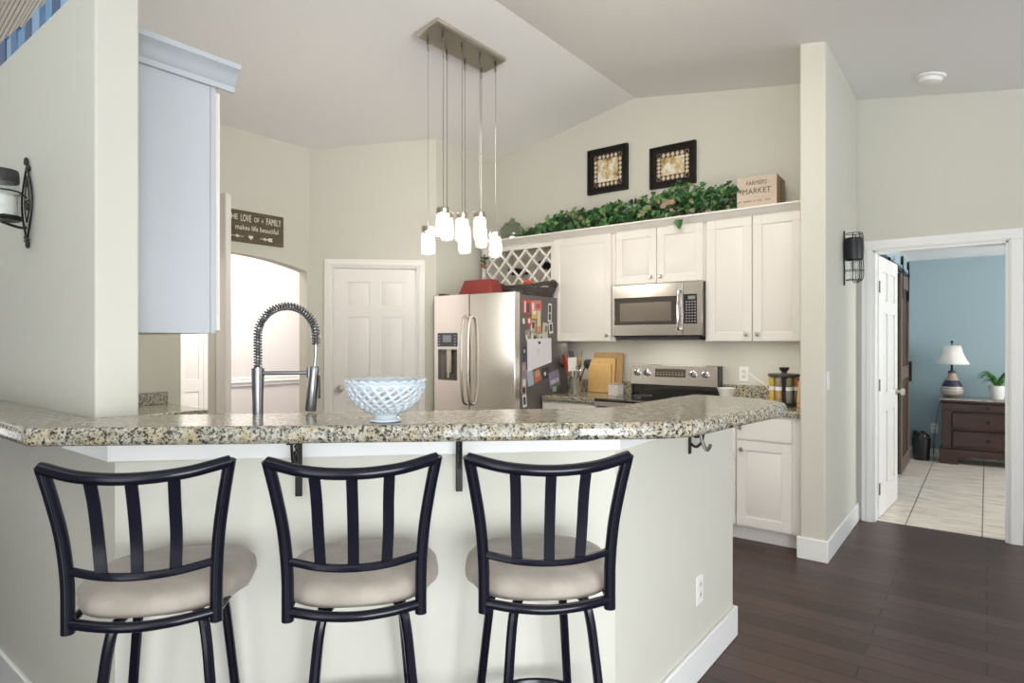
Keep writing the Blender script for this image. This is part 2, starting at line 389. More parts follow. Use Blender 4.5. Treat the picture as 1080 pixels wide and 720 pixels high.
struct(MB().box(-8, -.95, -1.3, -1.18, 0, 2.7).build('wall_blocker_back', WALL, smooth=False))  # unseen wall placed and sized to shade the left wall
struct(MB().box(5.0, 5.12, -.9, 5.37, 0, 1.5).build('wall_blocker_right', WALL, smooth=False))  # low unseen wall added to block the glow from below the horizon
# half height left wall with a ledge on top
struct(MB().box(-7.9, -2.136, .70, .823, 0, 2.487).build('wall_left', WALL, bevel=.008, seg=3))
struct(MB().box(-7.9, -2.0, .684, .70, 0, .137).build('baseboard_left', TRIM, bevel=.005))
# bar half wall : one body along the left wall, the diagonal and the end
HW = [(-2.3, .699), (-1.982, .699), (-.935, 1.746), (-.935, 2.9), (-1.05, 2.9), (-1.05, 1.793), (-2.02, .823), (-2.3, .823)]
struct(MB().prism([(x, y, 0) for x, y in HW], (0, 0, 1.055)).build('wall_bar', WALL, bevel=.014, seg=3))
m = MB()
for a, b in (((-1.982, .699), (-.935, 1.746)), ((-.935, 1.746), (-.935, 2.905))):
    a = Vector((*a, 0)); b = Vector((*b, 0)); d = (b-a).normalized(); n2 = Vector((d.y, -d.x, 0))
    m.prism([a-d*.006, b+d*.006, b+d*.006+n2*.016, a+n2*.016-d*.006], (0, 0, .137))
m.box(-1.05, -.919, 2.9, 2.916, 0, .137)
struct(m.build('baseboard_bar', TRIM, bevel=.005))
m = MB()
off = .022
c0 = (-2.35, .699-off); c1 = (-1.982+.009, .699-off); c2 = (-.935+off, 1.746-.009); c3 = (-.935+off, 2.40)
i0 = (-2.35, .72); i1 = (-1.99, .72); i2 = (-.96, 1.75); i3 = (-.96, 2.40)
m.prism([(x, y, 1.027) for x, y in (c0, c1, c2, c3, i3, i2, i1, i0)], (0, 0, .062))
struct(m.build('trim_5', TRIM, bevel=.003))
m = MB().box(-.955, -.774, 4.184, 4.2, 0, .137).box(-.79, -.774, 4.2, 5.37, 0, .137).box(-.955, -.94, 4.2, 4.23, 0, .137)
struct(m.build('baseboard_stub', TRIM, bevel=.005))
struct(MB().box(DX1+.082, 3.6, 5.354, 5.37, 0, .137).build('baseboard_hall', TRIM, bevel=.005))

# ------------------------------------------------------------------ bar top
def arc_pts(c, r, a0, a1, n=6): return [(c[0]+r*math.cos(math.radians(a0+(a1-a0)*k/n)), c[1]+r*math.sin(math.radians(a0+(a1-a0)*k/n))) for k in range(n+1)]
def round_poly(pts, rad, n=5):
    out = []; N = len(pts)
    for i, p in enumerate(pts):
        r = rad[i]
        if not r: out.append(p); continue
        p = Vector(p); a = (Vector(pts[i-1])-p).normalized(); b = (Vector(pts[(i+1) % N])-p).normalized()
        for k in range(n+1):
            t = k/n; A = p+a*r; B = p+b*r
            out.append(tuple(A*(1-t)**2+p*2*t*(1-t)+B*t*t))
    return out
def granite_slab(name, poly, z0, z1, bev=.016, parent=None):
    m = MB(); m.prism([(x, y, z0) for x, y in poly], (0, 0, z1-z0))
    return m.build(name, GRAN, parent, bevel=bev, seg=4)
bar_poly = [(-4.2, .494), (-2.009, .494), (-.676, 1.693), (-.583, 2.469), (-.72, 2.60), (-1.02, 2.62), (-1.06, 1.90), (-2.05, .87), (-2.11, .82), (-2.136, .70), (-4.2, .70)]
bar_poly = round_poly(bar_poly, [0, .02, .10, .07, .08, .05, .04, 0, 0, 0, 0])
tag(granite_slab('granite_bar_top', bar_poly, 1.09, 1.14), 'long speckled granite raised bar top on the beige half wall behind the stools', 'countertop')

# lower counter behind the bar (holds the faucet)
t = thing('sink_counter', 'granite sink counter with white cabinets behind the raised bar', 'counter', (0, 0, 0))
lower = [(-2.07, .83), (-1.06, 1.84), (-1.06, 2.89), (-1.28, 2.89), (-1.28, 2.47), (-2.29, 1.46), (-4.13, 1.46), (-4.13, 2.02), (-4.76, 2.02), (-4.76, .83)]
granite_slab('counter_slab', lower, .875, .915, .008, t)
sh = [(-2.06, .84), (-1.07, 1.83), (-1.07, 2.87), (-1.30, 2.87), (-1.30, 2.52), (-2.32, 1.50), (-4.10, 1.43), (-4.15, 2.0), (-4.75, 2.0), (-4.75, .84)]
sh[5] = (-2.29, 1.50); sh[6] = (-4.13, 1.43)
MB().prism([(x, y, .10) for x, y in sh], (0, 0, .775)).build('cabinet_body', CAB, t)
MB().box(-4.767, -4.745, .83, 2.02, .915, 1.003).build('backsplash', GRAN, t, bevel=.002)

# ------------------------------------------------------------------ brackets
def bracket(label, loc, rz):
    t = thing('shelf_bracket', label, 'bracket', loc, rz, 'iron brackets under the bar top')
    # local: -y outwards from the wall, z up, top at 0
    MB().box(-.010, .010, -.006, 0, -.175, 0).build('wall_strap', IRON, t, bevel=.002)
    MB().box(-.010, .010, -.115, 0, -.006, 0).build('top_arm', IRON, t, bevel=.001)
    cur = bez([(0, -.006, -.10), (0, -.05, -.095), (0, -.085, -.05), (0, -.095, -.008)], 6)
    MB().tube(cur, .004, 6).build('curved_brace', IRON, t)
    MB().tube(spiral((0, -.052, -.05), .03, 1.4, (0, -1, 0), (0, 0, 1), PI/2), .004, 6).build('scroll', IRON, t)
    return t
def on_diag(s): return Vector((-1.982, .699, 1.09))+Vector((q, q, 0))*s
dv = Vector((q, -q, 0))
bracket('black iron bracket under the bar top behind the middle stool', on_diag(.515)+dv*.022, 45)
bracket('black iron bracket under the bar top between the middle and right stools', on_diag(.985)+dv*.022, 45)
t = thing('scroll_bracket', 'scrolled black iron bracket under the right end of the bar top', 'bracket', (-.935, 2.36, 1.09), 90, 'iron brackets under the bar top')
MB().box(-.010, .010, -.007, 0, -.165, 0).build('wall_strap', IRON, t, bevel=.002)
MB().box(-.010, .010, -.16, 0, -.006, 0).build('top_arm', IRON, t, bevel=.001)
MB().tube(bez([(0, -.006, -.125), (0, -.028, -.135), (0, -.05, -.115), (0, -.06, -.08), (0, -.085, -.07), (0, -.115, -.055), (0, -.14, -.008)], 6), .0055, 6).build('curved_brace', IRON, t)
MB().tube(spiral((0, -.03, -.075), .030, 1.3, (0, -1, 0), (0, 0, 1), PI/2), .005, 6).build('scroll', IRON, t)
MB().tube(bez([(0, -.055, -.03), (0, -.048, -.08), (0, -.058, -.125), (0, -.074, -.142), (0, -.086, -.12)], 6), .0075, 6).build('hook', mat('dull pewter', (.22, .21, .20), .4, metal=.8), t)

# ------------------------------------------------------------------ stools
def make_stool(label):
    t = thing('bar_stool', label, 'bar stool', (0, 0, 0), 0, 'bar stools along the granite bar')
    # seat cushion, rounded square
    m = MB(); n = 40
    def ring(a, z): 
        out = []
        for k in range(n):
            th = 2*PI*k/n; c, s_ = math.cos(th), math.sin(th); e = 2/2.7
            out.append(m.b.verts.new((a*.196*math.copysign(abs(c)**e, c)*(1-.06*(s_ < -.2)), a*.190*math.copysign(abs(s_)**e, s_)+.005, z)))
        return out
    R = [ring(a, z) for a, z in ((.90, .747), (.97, .753), (1.0, .768), (.985, .783), (.93, .795), (.82, .802), (.6, .807), (.3, .809))]
    for A, B in zip(R, R[1:]):
        for k in range(n): m.b.faces.new((A[k], A[(k+1) % n], B[(k+1) % n], B[k]))
    m.b.faces.new(R[0][::-1]); m.b.faces.new(R[-1])
    m.build('seat', SUEDE, t, angle=80)
    for s_ in (-1, 1):
        MB().tube(bez([(s_*.150, -.185, .733), (s_*.150, -.185, .78), (s_*.151, -.186, .85), (s_*.158, -.192, .94), (s_*.171, -.204, 1.025), (s_*.186, -.218, 1.106)], 5), .0138, 12).build('back_post', BLACK, t)
    MB().tube(bez([(-.187, -.218, 1.102), (-.10, -.252, 1.086), (0, -.263, 1.080), (.10, -.252, 1.086), (.187, -.218, 1.102)], 8), .0138, 12).build('top_rail', BLACK, t)
    MB().tube(bez([(-.151, -.187, .871), (-.075, -.213, .862), (0, -.221, .859), (.075, -.213, .862), (.151, -.187, .871)], 8), .0095, 10).build('lower_rail', BLACK, t)
    for x in (-.077, 0, .077):
        yb = -.2215+.0085*(abs(x) > .01); yt = -.262+.009*(abs(x) > .01)
        P_ = bez([(x*.95, yb, .862), (x, yb-.006, .94), (x*1.02, yb-.022, 1.02), (x*1.06, yt, 1.085)], 5)
        m = MB(); prev = None
        for p in P_:
            rg = [m.b.verts.new(p+Vector((dx, dy, 0))) for dx, dy in ((-.0125, -.003), (.0125, -.003), (.0125, .003), (-.0125, .003))]
            if prev:
                for k in range(4): m.b.faces.new((prev[k], prev[(k+1) % 4], rg[(k+1) % 4], rg[k]))
            else: m.b.faces.new(rg[::-1])
            prev = rg
        m.b.faces.new(prev); m.build('back_slat', BLACK, t, bevel=.001)
    # seat frame: curved rear tube and side tubes, swivel plate
    m = MB(); m.tube(bez([(-.150, -.185, .755), (-.075, -.206, .749), (0, -.213, .746), (.075, -.206, .749), (.150, -.185, .755)], 8), .0115, 12)
    m.tube(bez([(-.150, -.180, .752), (-.155, -.05, .752), (-.145, .09, .752), (-.08, .155, .752), (.08, .155, .752), (.145, .09, .752), (.155, -.05, .752), (.150, -.180, .752)], 6), .009, 8)
    m.box(-.095, .095, -.095, .095, .738, .753)
    m.build('seat_frame', BLACK, t)
    sw = bpy.data.objects.new('swivel_base', None); COL.objects.link(sw); sw.parent = t
    MB().cyl((0, 0, .722), (0, 0, .745), .075, n=24).build('swivel_plate', BLACK, sw)
    for a in (45, 135, 225, 315):
        c, s_ = math.cos(math.radians(a)), math.sin(math.radians(a))
        P_ = bez([(c*.045, s_*.045, .730), (c*.095, s_*.095, .728), (c*.132, s_*.132, .705), (c*.148, s_*.148, .655), (c*.162, s_*.162, .56), (c*.192, s_*.192, .33), (c*.240, s_*.240, .012)], 6)
        lg = MB().tube(P_, .0125, 10).build('leg', BLACK, sw)
        MB().cyl((c*.241, s_*.241, 0), (c*.241, s_*.241, .018), .016, n=12).build('foot_cap', DARK, sw)
    MB().tube([(.186*math.cos(2*PI*k/40), .186*math.sin(2*PI*k/40), .36) for k in range(40)], .010, 8, closed=True).build('foot_ring', BLACK, sw)
    return t
R_ = Vector((math.cos(math.radians(YAW)), math.sin(math.radians(YAW)), 0)); F_ = Vector((-math.sin(math.radians(YAW)), math.cos(math.radians(YAW)), 0))
def onz(px, py, z):
    d = (CAMH-z)*648/(py-360); v = F_*d+R_*((px-540)/648*d); return Vector((v.x, v.y, z))
st0 = None
for mid, rz, br, lab in (((149, 656), 50, 2, 'black metal bar stool at the left end of the bar by the candle sconce wall'),
                         ((374, 645.5), 46, 6, 'black metal bar stool in the middle of the row, below the white bowl'),
                         ((578, 638.5), 41.5, 12, 'black metal bar stool at the right end of the row, nearest the bar wall outlet')):
    p = onz(*mid, .750)
    o = make_stool(lab) if st0 is None else copy_tree(st0)
    if st0 is None: st0 = o
    o['label'] = lab
    a = math.radians(rz); fwd = Vector((-math.sin(a), math.cos(a), 0))
    o.location = Vector((p.x, p.y, 0))+fwd*.200; o.rotation_euler = (0, 0, a)
    for ch in S.objects:
        if ch.parent == o and ch.name.startswith('swivel_base'): ch.rotation_euler = (0, 0, math.radians(br))

# ------------------------------------------------------------------ bowl
def bowl():
    p = onz(407, 444, 1.14)
    t = thing('lattice_bowl', 'pale blue-white milk glass bowl with diamond lattice sides on the bar top', 'bowl', p)
    n = 22; rows = 9
    prof = []
    for k in range(rows+1):
        f = k/rows; th = math.radians(12+f*76)
        prof.append((.112*math.sin(th)+.0, .020+.098*(1-math.cos(th))))
    m = MB(); V = {}
    for k in range(rows+1):
        r, z = prof[k]
        for j in range(n):
            a = 2*PI*(j+.5*(k % 2)+.18*k)/n
            V[k, j] = m.b.verts.new((r*math.cos(a), r*math.sin(a), z))
    for k in range(rows-1):
        for j in range(n):
            if k % 2 == 0: l_, r_ = V[k+1, (j-1) % n], V[k+1, j]
            else: l_, r_ = V[k+1, j], V[k+1, (j+1) % n]
            m.b.faces.new((V[k, j], r_, V[k+2, j], l_))
    o = m.build('lattice_side', MILK, t)
    w = o.modifiers.new('w', 'WIREFRAME'); w.thickness = .0135; w.use_even_offset = False; w.use_boundary = True
    sd = o.modifiers.new('s', 'SUBSURF'); sd.levels = 1; sd.render_levels = 1
    R2 = prof[rows-1][0]; z2 = prof[rows-1][1]
    m = MB(); pts = [((.1115+.0015*math.cos(24*2*PI*k/144))*math.cos(2*PI*k/144), (.1115+.0015*math.cos(24*2*PI*k/144))*math.sin(2*PI*k/144), .1165+.0028*math.cos(24*2*PI*k/144)) for k in range(144)]
    m.tube(pts, .0045, 8, closed=True)
    m.lathe([(.106, .098), (.111, .104), (.1135, .117), (.1085, .117), (.106, .104), (.104, .100)], 48)
    m.build('scalloped_rim', MILK, t)
    MB().lathe([(0, .002), (.040, 0), (.045, .002), (.044, .007), (.034, .013), (.036, .020), (.050, .030), (.046, .034), (.030, .025), (0, .022)], 40).build('foot', MILK, t)
bowl()

# ------------------------------------------------------------------ faucet
def faucet():
    t = thing('spring_faucet', 'tall brushed steel faucet with coiled spring neck at the sink behind the bar', 'faucet', (-1.875, 1.075, .915), YAW)
    # local x runs to the right of the picture
    MB().lathe([(0, 0), (.030, 0), (.030, .006), (.019, .012), (.0185, .15), (.0165, .20), (.0165, .25), (.019, .335), (.0195, .368), (0, .368)], 24).build('body', FAUC, t)
    MB().lathe([(.0135, .366), (.0135, .372), (.008, .374), (0, .374)], 20).build('sleeve', FAUC, t)
    arcp = [(0, 0, .374), (0, 0, .42), (0, 0, .46)]
    rA = .0945; zc = .475
    for k in range(0, 25):
        th = PI-k/24*math.radians(172); arcp.append((rA+rA*math.cos(th), 0, zc+rA*math.sin(th)))
    arcp[-1] = (arcp[-1][0], 0, arcp[-1][2])
    arcp += [(.189, 0, .445)]
    C_ = bez(arcp, 4)
    MB().tube(C_, .0065, 8).build('hose', DARK, t)
    Ls = [0]
    for a, b in zip(C_, C_[1:]): Ls.append(Ls[-1]+(b-a).length)
    turns = 46; N = turns*12; pts = []
    i = 0
    for k in range(N+1):
        s_ = Ls[-1]*k/N
        while i < len(Ls)-2 and Ls[i+1] < s_: i += 1
        f = (s_-Ls[i])/(Ls[i+1]-Ls[i]); p = C_[i].lerp(C_[i+1], f); T = (C_[i+1]-C_[i]).normalized()
        U = Vector((0, 1, 0)); Wv = T.cross(U); a = 2*PI*turns*k/N
        pts.append(p+(U*math.cos(a)+Wv*math.sin(a))*.0115)
    MB().tube(pts, .0027, 6).build('spring', FAUC, t)
    MB().tube([(.189, 0, .455), (.188, 0, .42), (.184, 0, .36)], .0052, 8).build('lower_hose', FAUC, t)
    MB().cyl((.01, 0, .352), (.170, 0, .354), .0062, n=10).cyl((.168, 0, .338), (.168, 0, .370), .010, n=12).build('holder_arm', FAUC, t)
    M = Matrix.Translation((.184, 0, .375)) @ Matrix.Rotation(math.radians(5), 4, 'Y')
    MB().lathe([(0, 0), (.013, 0), (.016, -.01), (.0145, -.03), (.0155, -.05), (.018, -.142), (.0165, -.146), (0, -.146)], 20, M=M).build('spray_head', FAUC, t)
    MB().box(.197, .202, -.006, .006, .27, .345).build('spray_button', DARK, t, bevel=.002)
faucet()

# ------------------------------------------------------------------ chandelier
def chandelier():
    cx, cy = -2.87, 3.155; z = ceil_z(cx)-.004; tilt = -math.atan(.18)
    t = thing('jar_chandelier', 'hanging light of eight glowing glass jars on a rectangular nickel ceiling plate', 'chandelier', (cx, cy, 0))
    m = MB(); M = Matrix.Translation((0, 0, z)) @ Matrix.Rotation(tilt, 4, 'Y')
    m.box(-.105, .105, -.35, .35, -.028, 0, M); m.box(-.098, .098, -.343, .343, -.034, -.026, M)
    m.build('ceiling_plate', NICK, t, bevel=.004)
    def pendant(): 
        pe = bpy.data.objects.new('pendant', None); COL.objects.link(pe); pe.parent = t
        MB().lathe([(0, .186), (.012, .184), (.012, .180), (.040, .180), (.043, .174), (.043, .146), (.038, .144), (.036, .142)], 24).build('jar_lid', NICK, pe)
        m = MB()
        for k in range(14):
            a = 2*PI*k/14; m.tube([((.038)*math.cos(a+b), .038*math.sin(a+b), .183+.006*math.sin(b*9)) for b in (0, .2, .4)], .002, 4)
        m.build('lid_wire', NICK, pe)
        MB().lathe([(.034, .150), (.036, .146), (.044, .136), (.045, .125), (.045, .015), (.042, .004), (.030, 0), (0, .002)], 28).build('glass_jar', JARGL, pe)
        MB().cyl((0, 0, .115), (0, 0, .150), .013, n=12).build('socket', NICK, pe)
        m = MB(); m.lathe([(0, .025), (.012, .028), (.022, .045), (.024, .062), (.018, .085), (.012, .10), (.011, .118)], 18); m.build('bulb', BULB, pe)
        return pe
    zb = (1.948, 2.057, 2.066, 2.05, 1.995, 2.087, 2.058, 1.98); ys = (2.881, 2.899, 3.061, 3.082, 3.243, 3.266, 3.423, 3.441)
    p0 = None
    for k in range(8):
        x = -2.93 if k % 2 == 0 else -2.81
        pe = pendant() if p0 is None else copy_tree(p0, t)
        if p0 is None: p0 = pe
        pe.location = (x-cx, ys[k]-cy, zb[k])
        zt = ceil_z(x)-.036-zb[k]
        m = MB(); m.cyl((0, 0, .184), (0, 0, zt), .0016, n=6)
        m.cyl((.004, 0, .184), (.004, 0, zt), .0010, n=5)
        m.build('cord', CHROME, pe)
        m = MB(); m.cyl((0, 0, zt-.035), (0, 0, zt+.004), .007, n=10).tube([(.008*math.cos(a), 0, zt-.05+.011*math.sin(a)) for a in [2*PI*i/10 for i in range(10)]], .0018, 5, closed=True)
        m.tube([(0, .008*math.cos(a), zt-.07+.011*math.sin(a)) for a in [2*PI*i/10 for i in range(10)]], .0018, 5, closed=True)
        m.build('cord_mount', DARK, pe)
chandelier()

# ------------------------------------------------------------------ kitchen cabinets on the range wall
def knob(parent, x, y, z, m=None):
    return MB().lathe([(0, 0), (.006, 0), (.006, .010), (.014, .016), (.016, .022), (.012, .028), (0, .030)], 16, (x, y, z), Matrix.Rotation(PI/2, 4, 'X')).build('knob', m or NICK, parent)
def cdoor(parent, x0, x1, z0, z1, y, name='cabinet_door', fr=.062, kx=None, kz=None):
    w, h = x1-x0, z1-z0
    o = MB().slab(w, h, .020, [(fr, w-fr, fr, h-fr)] if min(w, h) > .2 else [(.02, w-.02, .02, h-.02)] if fr else [], .010, .009, .03).build(name, CAB, parent, bevel=.0015, seg=1)
    o.location = (x0, y, z0)
    if kx is not None: knob(o, kx-x0, -.020, kz-z0)
    return o
UY = 4.570; UB = 1.368; UT = 2.30
def upper(label, x0, x1, z0, doors):
    t = thing('wall_cabinet', label, 'cabinet', (x0, UY, z0))
    MB().box(0, x1-x0, 0, 4.92-UY, 0, UT-z0).build('body', CAB, t, bevel=.002)
    for a, b, kx in doors: cdoor(t, a-x0, b-x0, .006, 2.268-z0, 0, kx=kx-x0, kz=.055)
    return t
upper('white single-door wall cabinet beside the fridge, left of the microwave', -3.066, -2.445, UB, [(-3.05, -2.475, -2.515)])
upper('short white two-door wall cabinet directly above the microwave', -2.443, -1.684, 1.828, [(-2.432, -2.073, -2.115), (-2.067, -1.695, -2.03)])
upper('tall white two-door wall cabinet between the microwave and the stub wall', -1.682, -.96, UB, [(-1.665, -1.338, -1.375), (-1.330, -1.005, -1.295)])
tag(MB().box(-.96, -.941, UY, 4.92, UB, UT).build('filler_panel', CAB), 'narrow white filler strip between the right wall cabinet and the stub wall', 'panel')
# lattice wine rack cabinet
t = thing('wine_rack', 'white lattice-front wine rack cabinet above the fridge', 'wine rack', (-3.90, UY, 1.86))
m = MB(); w, h, dp = .834, .44, .35
m.box(0, .02, .018, dp, 0, h).box(w-.02, w, .018, dp, 0, h).box(.02, w-.02, .018, dp, 0, .02).box(.02, w-.02, .018, dp, h-.02, h)
m.box(0, w, -.002, .018, h-.075, h).box(0, .035, -.002, .018, .025, h-.075).box(w-.025, w, -.002, .018, .025, h-.075).box(0, w, -.002, .018, 0, .025)
m.build('frame', CAB, t, bevel=.0015, seg=1)
MB().box(.02, w-.02, dp-.015, dp-.001, .02, h-.02).build('back_panel', CABIN, t)
m = MB(); x0, x1, z0, z1 = .035, w-.025, .025, h-.075; pit = .157
for sgn, yy in ((1, -.001), (-1, .006)):
    for k in range(-6, 12):
        c = k*pit+.05
        # line x = c + sgn*(z-z0)
        za, zb_ = z0, z1
        xa, xb = c+sgn*(za-z0)*.95, c+sgn*(zb_-z0)*.95
        lo, hi = 0, 1
        for bound, s_ in ((x0, 1), (x1, -1)):
            fa, fb = (xa-bound)*s_, (xb-bound)*s_
            if fa < 0 and fb < 0: lo, hi = 1, 0
            elif fa < 0: lo = max(lo, fa/(fa-fb))
            elif fb < 0: hi = min(hi, fa/(fa-fb))
        if hi-lo < .06: continue
        A = Vector((xa+(xb-xa)*lo, 0, za+(zb_-za)*lo)); B = Vector((xa+(xb-xa)*hi, 0, za+(zb_-za)*hi))
        d = (B-A).normalized(); n2 = Vector((-d.z, 0, d.x))*.0095
        m.prism([A-n2+Vector((0, yy, 0)), B-n2+Vector((0, yy, 0)), B+n2+Vector((0, yy, 0)), A+n2+Vector((0, yy, 0))], (0, .008, 0))
        if hi-lo > .2: m.prism([A-n2*.5+Vector((0, .02, 0)), B-n2*.5+Vector((0, .02, 0)), B+n2*.5+Vector((0, .02, 0)), A+n2*.5+Vector((0, .02, 0))], (0, .012, 0))
m.build('lattice', CAB, t)
for x, z, lab in ((-3.585, 2.04, 'dark wine bottle lying in the left half of the lattice rack'), (-3.245, 2.075, 'dark wine bottle lying in the right half of the lattice rack')):
    o = MB().lathe([(0, 0), (.032, .002), (.037, .01), (.037, .18), (.015, .23), (.014, .27), (0, .27)], 18, M=Matrix.Rotation(-PI/2, 4, 'X')).build('wine_bottle', mat('dark green bottle glass', (.012, .014, .010), .15))
    o.location = (x, 4.615, z); tag(o, lab, 'bottle', 'wine bottles in the lattice rack')
# crown moulding along the cabinet tops
prof = [(4.57, 2.268), (4.560, 2.268), (4.556, 2.276), (4.535, 2.284), (4.515, 2.305), (4.505, 2.312), (4.490, 2.314), (4.490, 2.326), (4.60, 2.326), (4.60, 2.268)]
tag(MB().prism([(-3.90, y-.012, z) for y, z in prof], (2.958, 0, 0)).build('crown_molding', CAB), 'white crown molding running along the top of the range wall cabinets', 'molding')
tag(MB().box(-3.90, -.942, 4.59, 4.92, 2.302, 2.312).build('cabinet_top_shelf', CAB), 'white shelf board over the wall cabinets carrying the ivy', 'shelf')

# base cabinets
BY = 4.305
def base(label, x0, x1, fronts):
    t = thing('base_cabinet', label, 'cabinet', (x0, BY, 0))
    w = x1-x0
    MB().box(0, w, 0, .61, .10, .872).box(0, w, .058, .61, 0, .10).build('body', CAB, t, bevel=.002)
    for nm, a, b, z0, z1, kx, kz in fronts: cdoor(t, a-x0, b-x0, z0, z1, 0, nm, .062 if nm == 'cabinet_door' else 0, kx-x0, kz)
    return t
base('white base cabinet with drawer between the fridge and the range', -3.0, -2.44, [('drawer', -2.985, -2.46, .705, .855, -2.72, .78), ('cabinet_door', -2.985, -2.46, .115, .69, -2.50, .62)])
base('white base cabinet with drawer and raised-panel door beside the stub wall', -1.665, -.945, [('drawer', -1.36, -1.008, .705, .858, -1.335, .785), ('cabinet_door', -1.36, -1.008, .115, .692, -1.325, .635), ('cabinet_door', -1.645, -1.37, .115, .858, -1.39, .6)])
def counter(label, poly, splash):
    t = thing('countertop', label, 'countertop', (0, 0, 0))
    granite_slab('slab', poly, .873, .915, .010, t)
    m = MB()
    for b_ in splash: m.box(*b_)
    m.build('backsplash', GRAN, t, bevel=.002)
counter('short granite countertop between the fridge and the range', [(-2.985, 4.27), (-2.446, 4.27), (-2.446, 4.918), (-2.985, 4.918)], [(-2.985, -2.446, 4.898, 4.918, .915, 1.02)])
counter('granite countertop right of the range under the spice rack', [(-1.662, 4.27), (-.945, 4.27), (-.945, 4.918), (-1.662, 4.918)], [(-1.662, -.945, 4.898, 4.918, .915, 1.03)])

# ------------------------------------------------------------------ microwave
t = thing('microwave', 'stainless over-the-range microwave with dark window below the short cabinet', 'microwave', (-2.440, 4.50, 1.405))
w = .756; h = .418
MB().box(0, w, .035, .415, .0, h).build('case', DARK, t, bevel=.003)
m = MB(); dx1 = .605
for b_ in ((0, .025, .0, h), (.555, dx1, .0, h)): m.box(b_[0], b_[1], 0, .034, b_[2]+.012, b_[3])
m.box(.025, .555, 0, .034, .012, .10).box(.025, .555, 0, .034, .315, h).box(.025, .555, .012, .034, .10, .315)
d_ = m.build('door', STEELH, t, bevel=.002)
MB().box(.025, .555, -.002, .012, .10, .315).build('window_frame', mat('bronze tinted black glass', (.06, .05, .042), .12), d_)
MB().box(.075, .515, -.003, .0, .125, .275).build('window', mat('dotted microwave window', (.20, .175, .15), .25, metal=.5), d_)
MB().tube(bez([(.582, -.004, .060), (.582, -.03, .075), (.582, -.040, .21), (.582, -.03, .345), (.582, -.004, .360)], 6), .010, 10).build('handle', CHROME, d_)
MB().box(dx1+.003, w, 0, .034, .012, h).build('panel', STEELH, t, bevel=.002)
cp = MB().box(.612, .718, -.004, .002, .10, .325).build('keypad', BLKGL, t, bevel=.003)
MB().box(.650, .705, -.006, -.003, .285, .310).build('display', mat('grey clock display', (.25, .27, .26), .3), cp)
m = MB()
for i in range(4):
    for j in range(8):
        m.box(.632+i*.022, .644+i*.022, -.0055, -.003, .115+j*.021, .122+j*.021)
m.build('key_marks', mat('pale key printing', (.42, .41, .39), .5), cp)
MB().box(.03, w-.03, .02, .40, -.022, 0).build('vent_grille', DARK, t, bevel=.002)
m = MB(); m.tube([(.315+.005*math.cos(2*PI*k/12), -.002, .05+.005*math.sin(2*PI*k/12)) for k in range(12)], .0015, 5, closed=True).tube([(.345+.005*math.cos(2*PI*k/12), -.002, .05+.005*math.sin(2*PI*k/12)) for k in range(12)], .0015, 5, closed=True)
m.build('badge', CHROME, d_)

# ------------------------------------------------------------------ range
t = thing('kitchen_range', 'stainless electric range with black glass cooktop and rear knob panel', 'range', (-2.437, 4.22, 0))
w = .766
MB().box(0, w, .03, .69, .05, .905).build('body', DARK, t, bevel=.003)
ct = MB().box(0, w, -.02, .60, .905, .928).build('cooktop', BLKGL, t, bevel=.008, seg=3)
m = MB()
for x, y, r in ((.2, .17, .10), (.56, .17, .08), (.2, .43, .075), (.56, .43, .10)):
    m.tube([(x+r*math.cos(2*PI*k/36), y+r*math.sin(2*PI*k/36), .9285) for k in range(36)], .0012, 4, closed=True)
m.build('burner_ring', mat('grey burner print', (.12, .12, .12), .3), ct)
od = MB().box(.005, w-.005, -.012, .03, .22, .86).build('oven_door', STEELH, t, bevel=.004)
MB().box(.12, w-.12, -.014, -.011, .38, .70).build('oven_window', BLKGL, od)
MB().tube([(.06, -.012, .79), (.06, -.055, .795), (w-.06, -.055, .795), (w-.06, -.012, .79)], .012, 10).build('handle', CHROME, od)
MB().box(.0, w, -.014, .03, .865, .905).build('front_strip', STEELH, t, bevel=.003)
MB().box(.005, w-.005, -.01, .03, .06, .21).build('storage_drawer', STEELH, t, bevel=.004)
m = MB(); m.prism([(0, .605, 1.005), (0, .625, 1.175), (0, .69, 1.175), (0, .69, 1.005)], (w, 0, 0)); bg = m.build('control_panel', STEELH, t, bevel=.004)
MB().box(0.008, w-.004, .612, .69, .925, 1.005).build('vent_band', BLKGL, t, bevel=.003)
MB().box(w-.010, w+.004, .60, .69, .925, 1.172).build('end_cap', DARK, t, bevel=.003)
MB().prism([(.225, .6085, 1.075), (.225, .6165, 1.142), (.225, .625, 1.142), (.225, .617, 1.075)], (.265, 0, 0)).build('clock_panel', mat('bronze glass clock panel', (.075, .06, .045), .15), bg)
m = MB()
for k in range(9): m.box(.24+k*.027, .257+k*.027, .6075, .612, 1.093, 1.098)
for k in range(9): m.box(.24+k*.027, .252+k*.027, .6100, .614, 1.110, 1.114)
m.build('panel_marks', mat('pale panel printing', (.40, .36, .30), .5), bg)
for x in (.062, .150, .555, .655):
    kb = MB().lathe([(0, 0), (.028, 0), (.028, .008), (.024, .012), (.023, .03), (.018, .034), (0, .034)], 24, (x, .617, 1.108), Matrix.Rotation(math.radians(96), 4, 'X')).build('control_knob', CHROME, bg)
    MB().box(x-.003, x+.003, .576, .583, 1.092, 1.124).build('pointer', DARK, kb)

# ------------------------------------------------------------------ fridge
FX0, FX1 = -3.915, -3.010
t = thing('refrigerator', 'stainless side-by-side refrigerator with ice dispenser next to the pantry door', 'refrigerator', (FX0, 3.93, 0))
w = FX1-FX0
MB().box(.004, w, .078, .80, .02, 1.755).build('case', mat('dark grey fridge side', (.115, .105, .10), .4), t, bevel=.004)
MB().box(.02, w-.02, .03, .08, .02, .07).build('kick_grille', DARK, t)
sx = .415
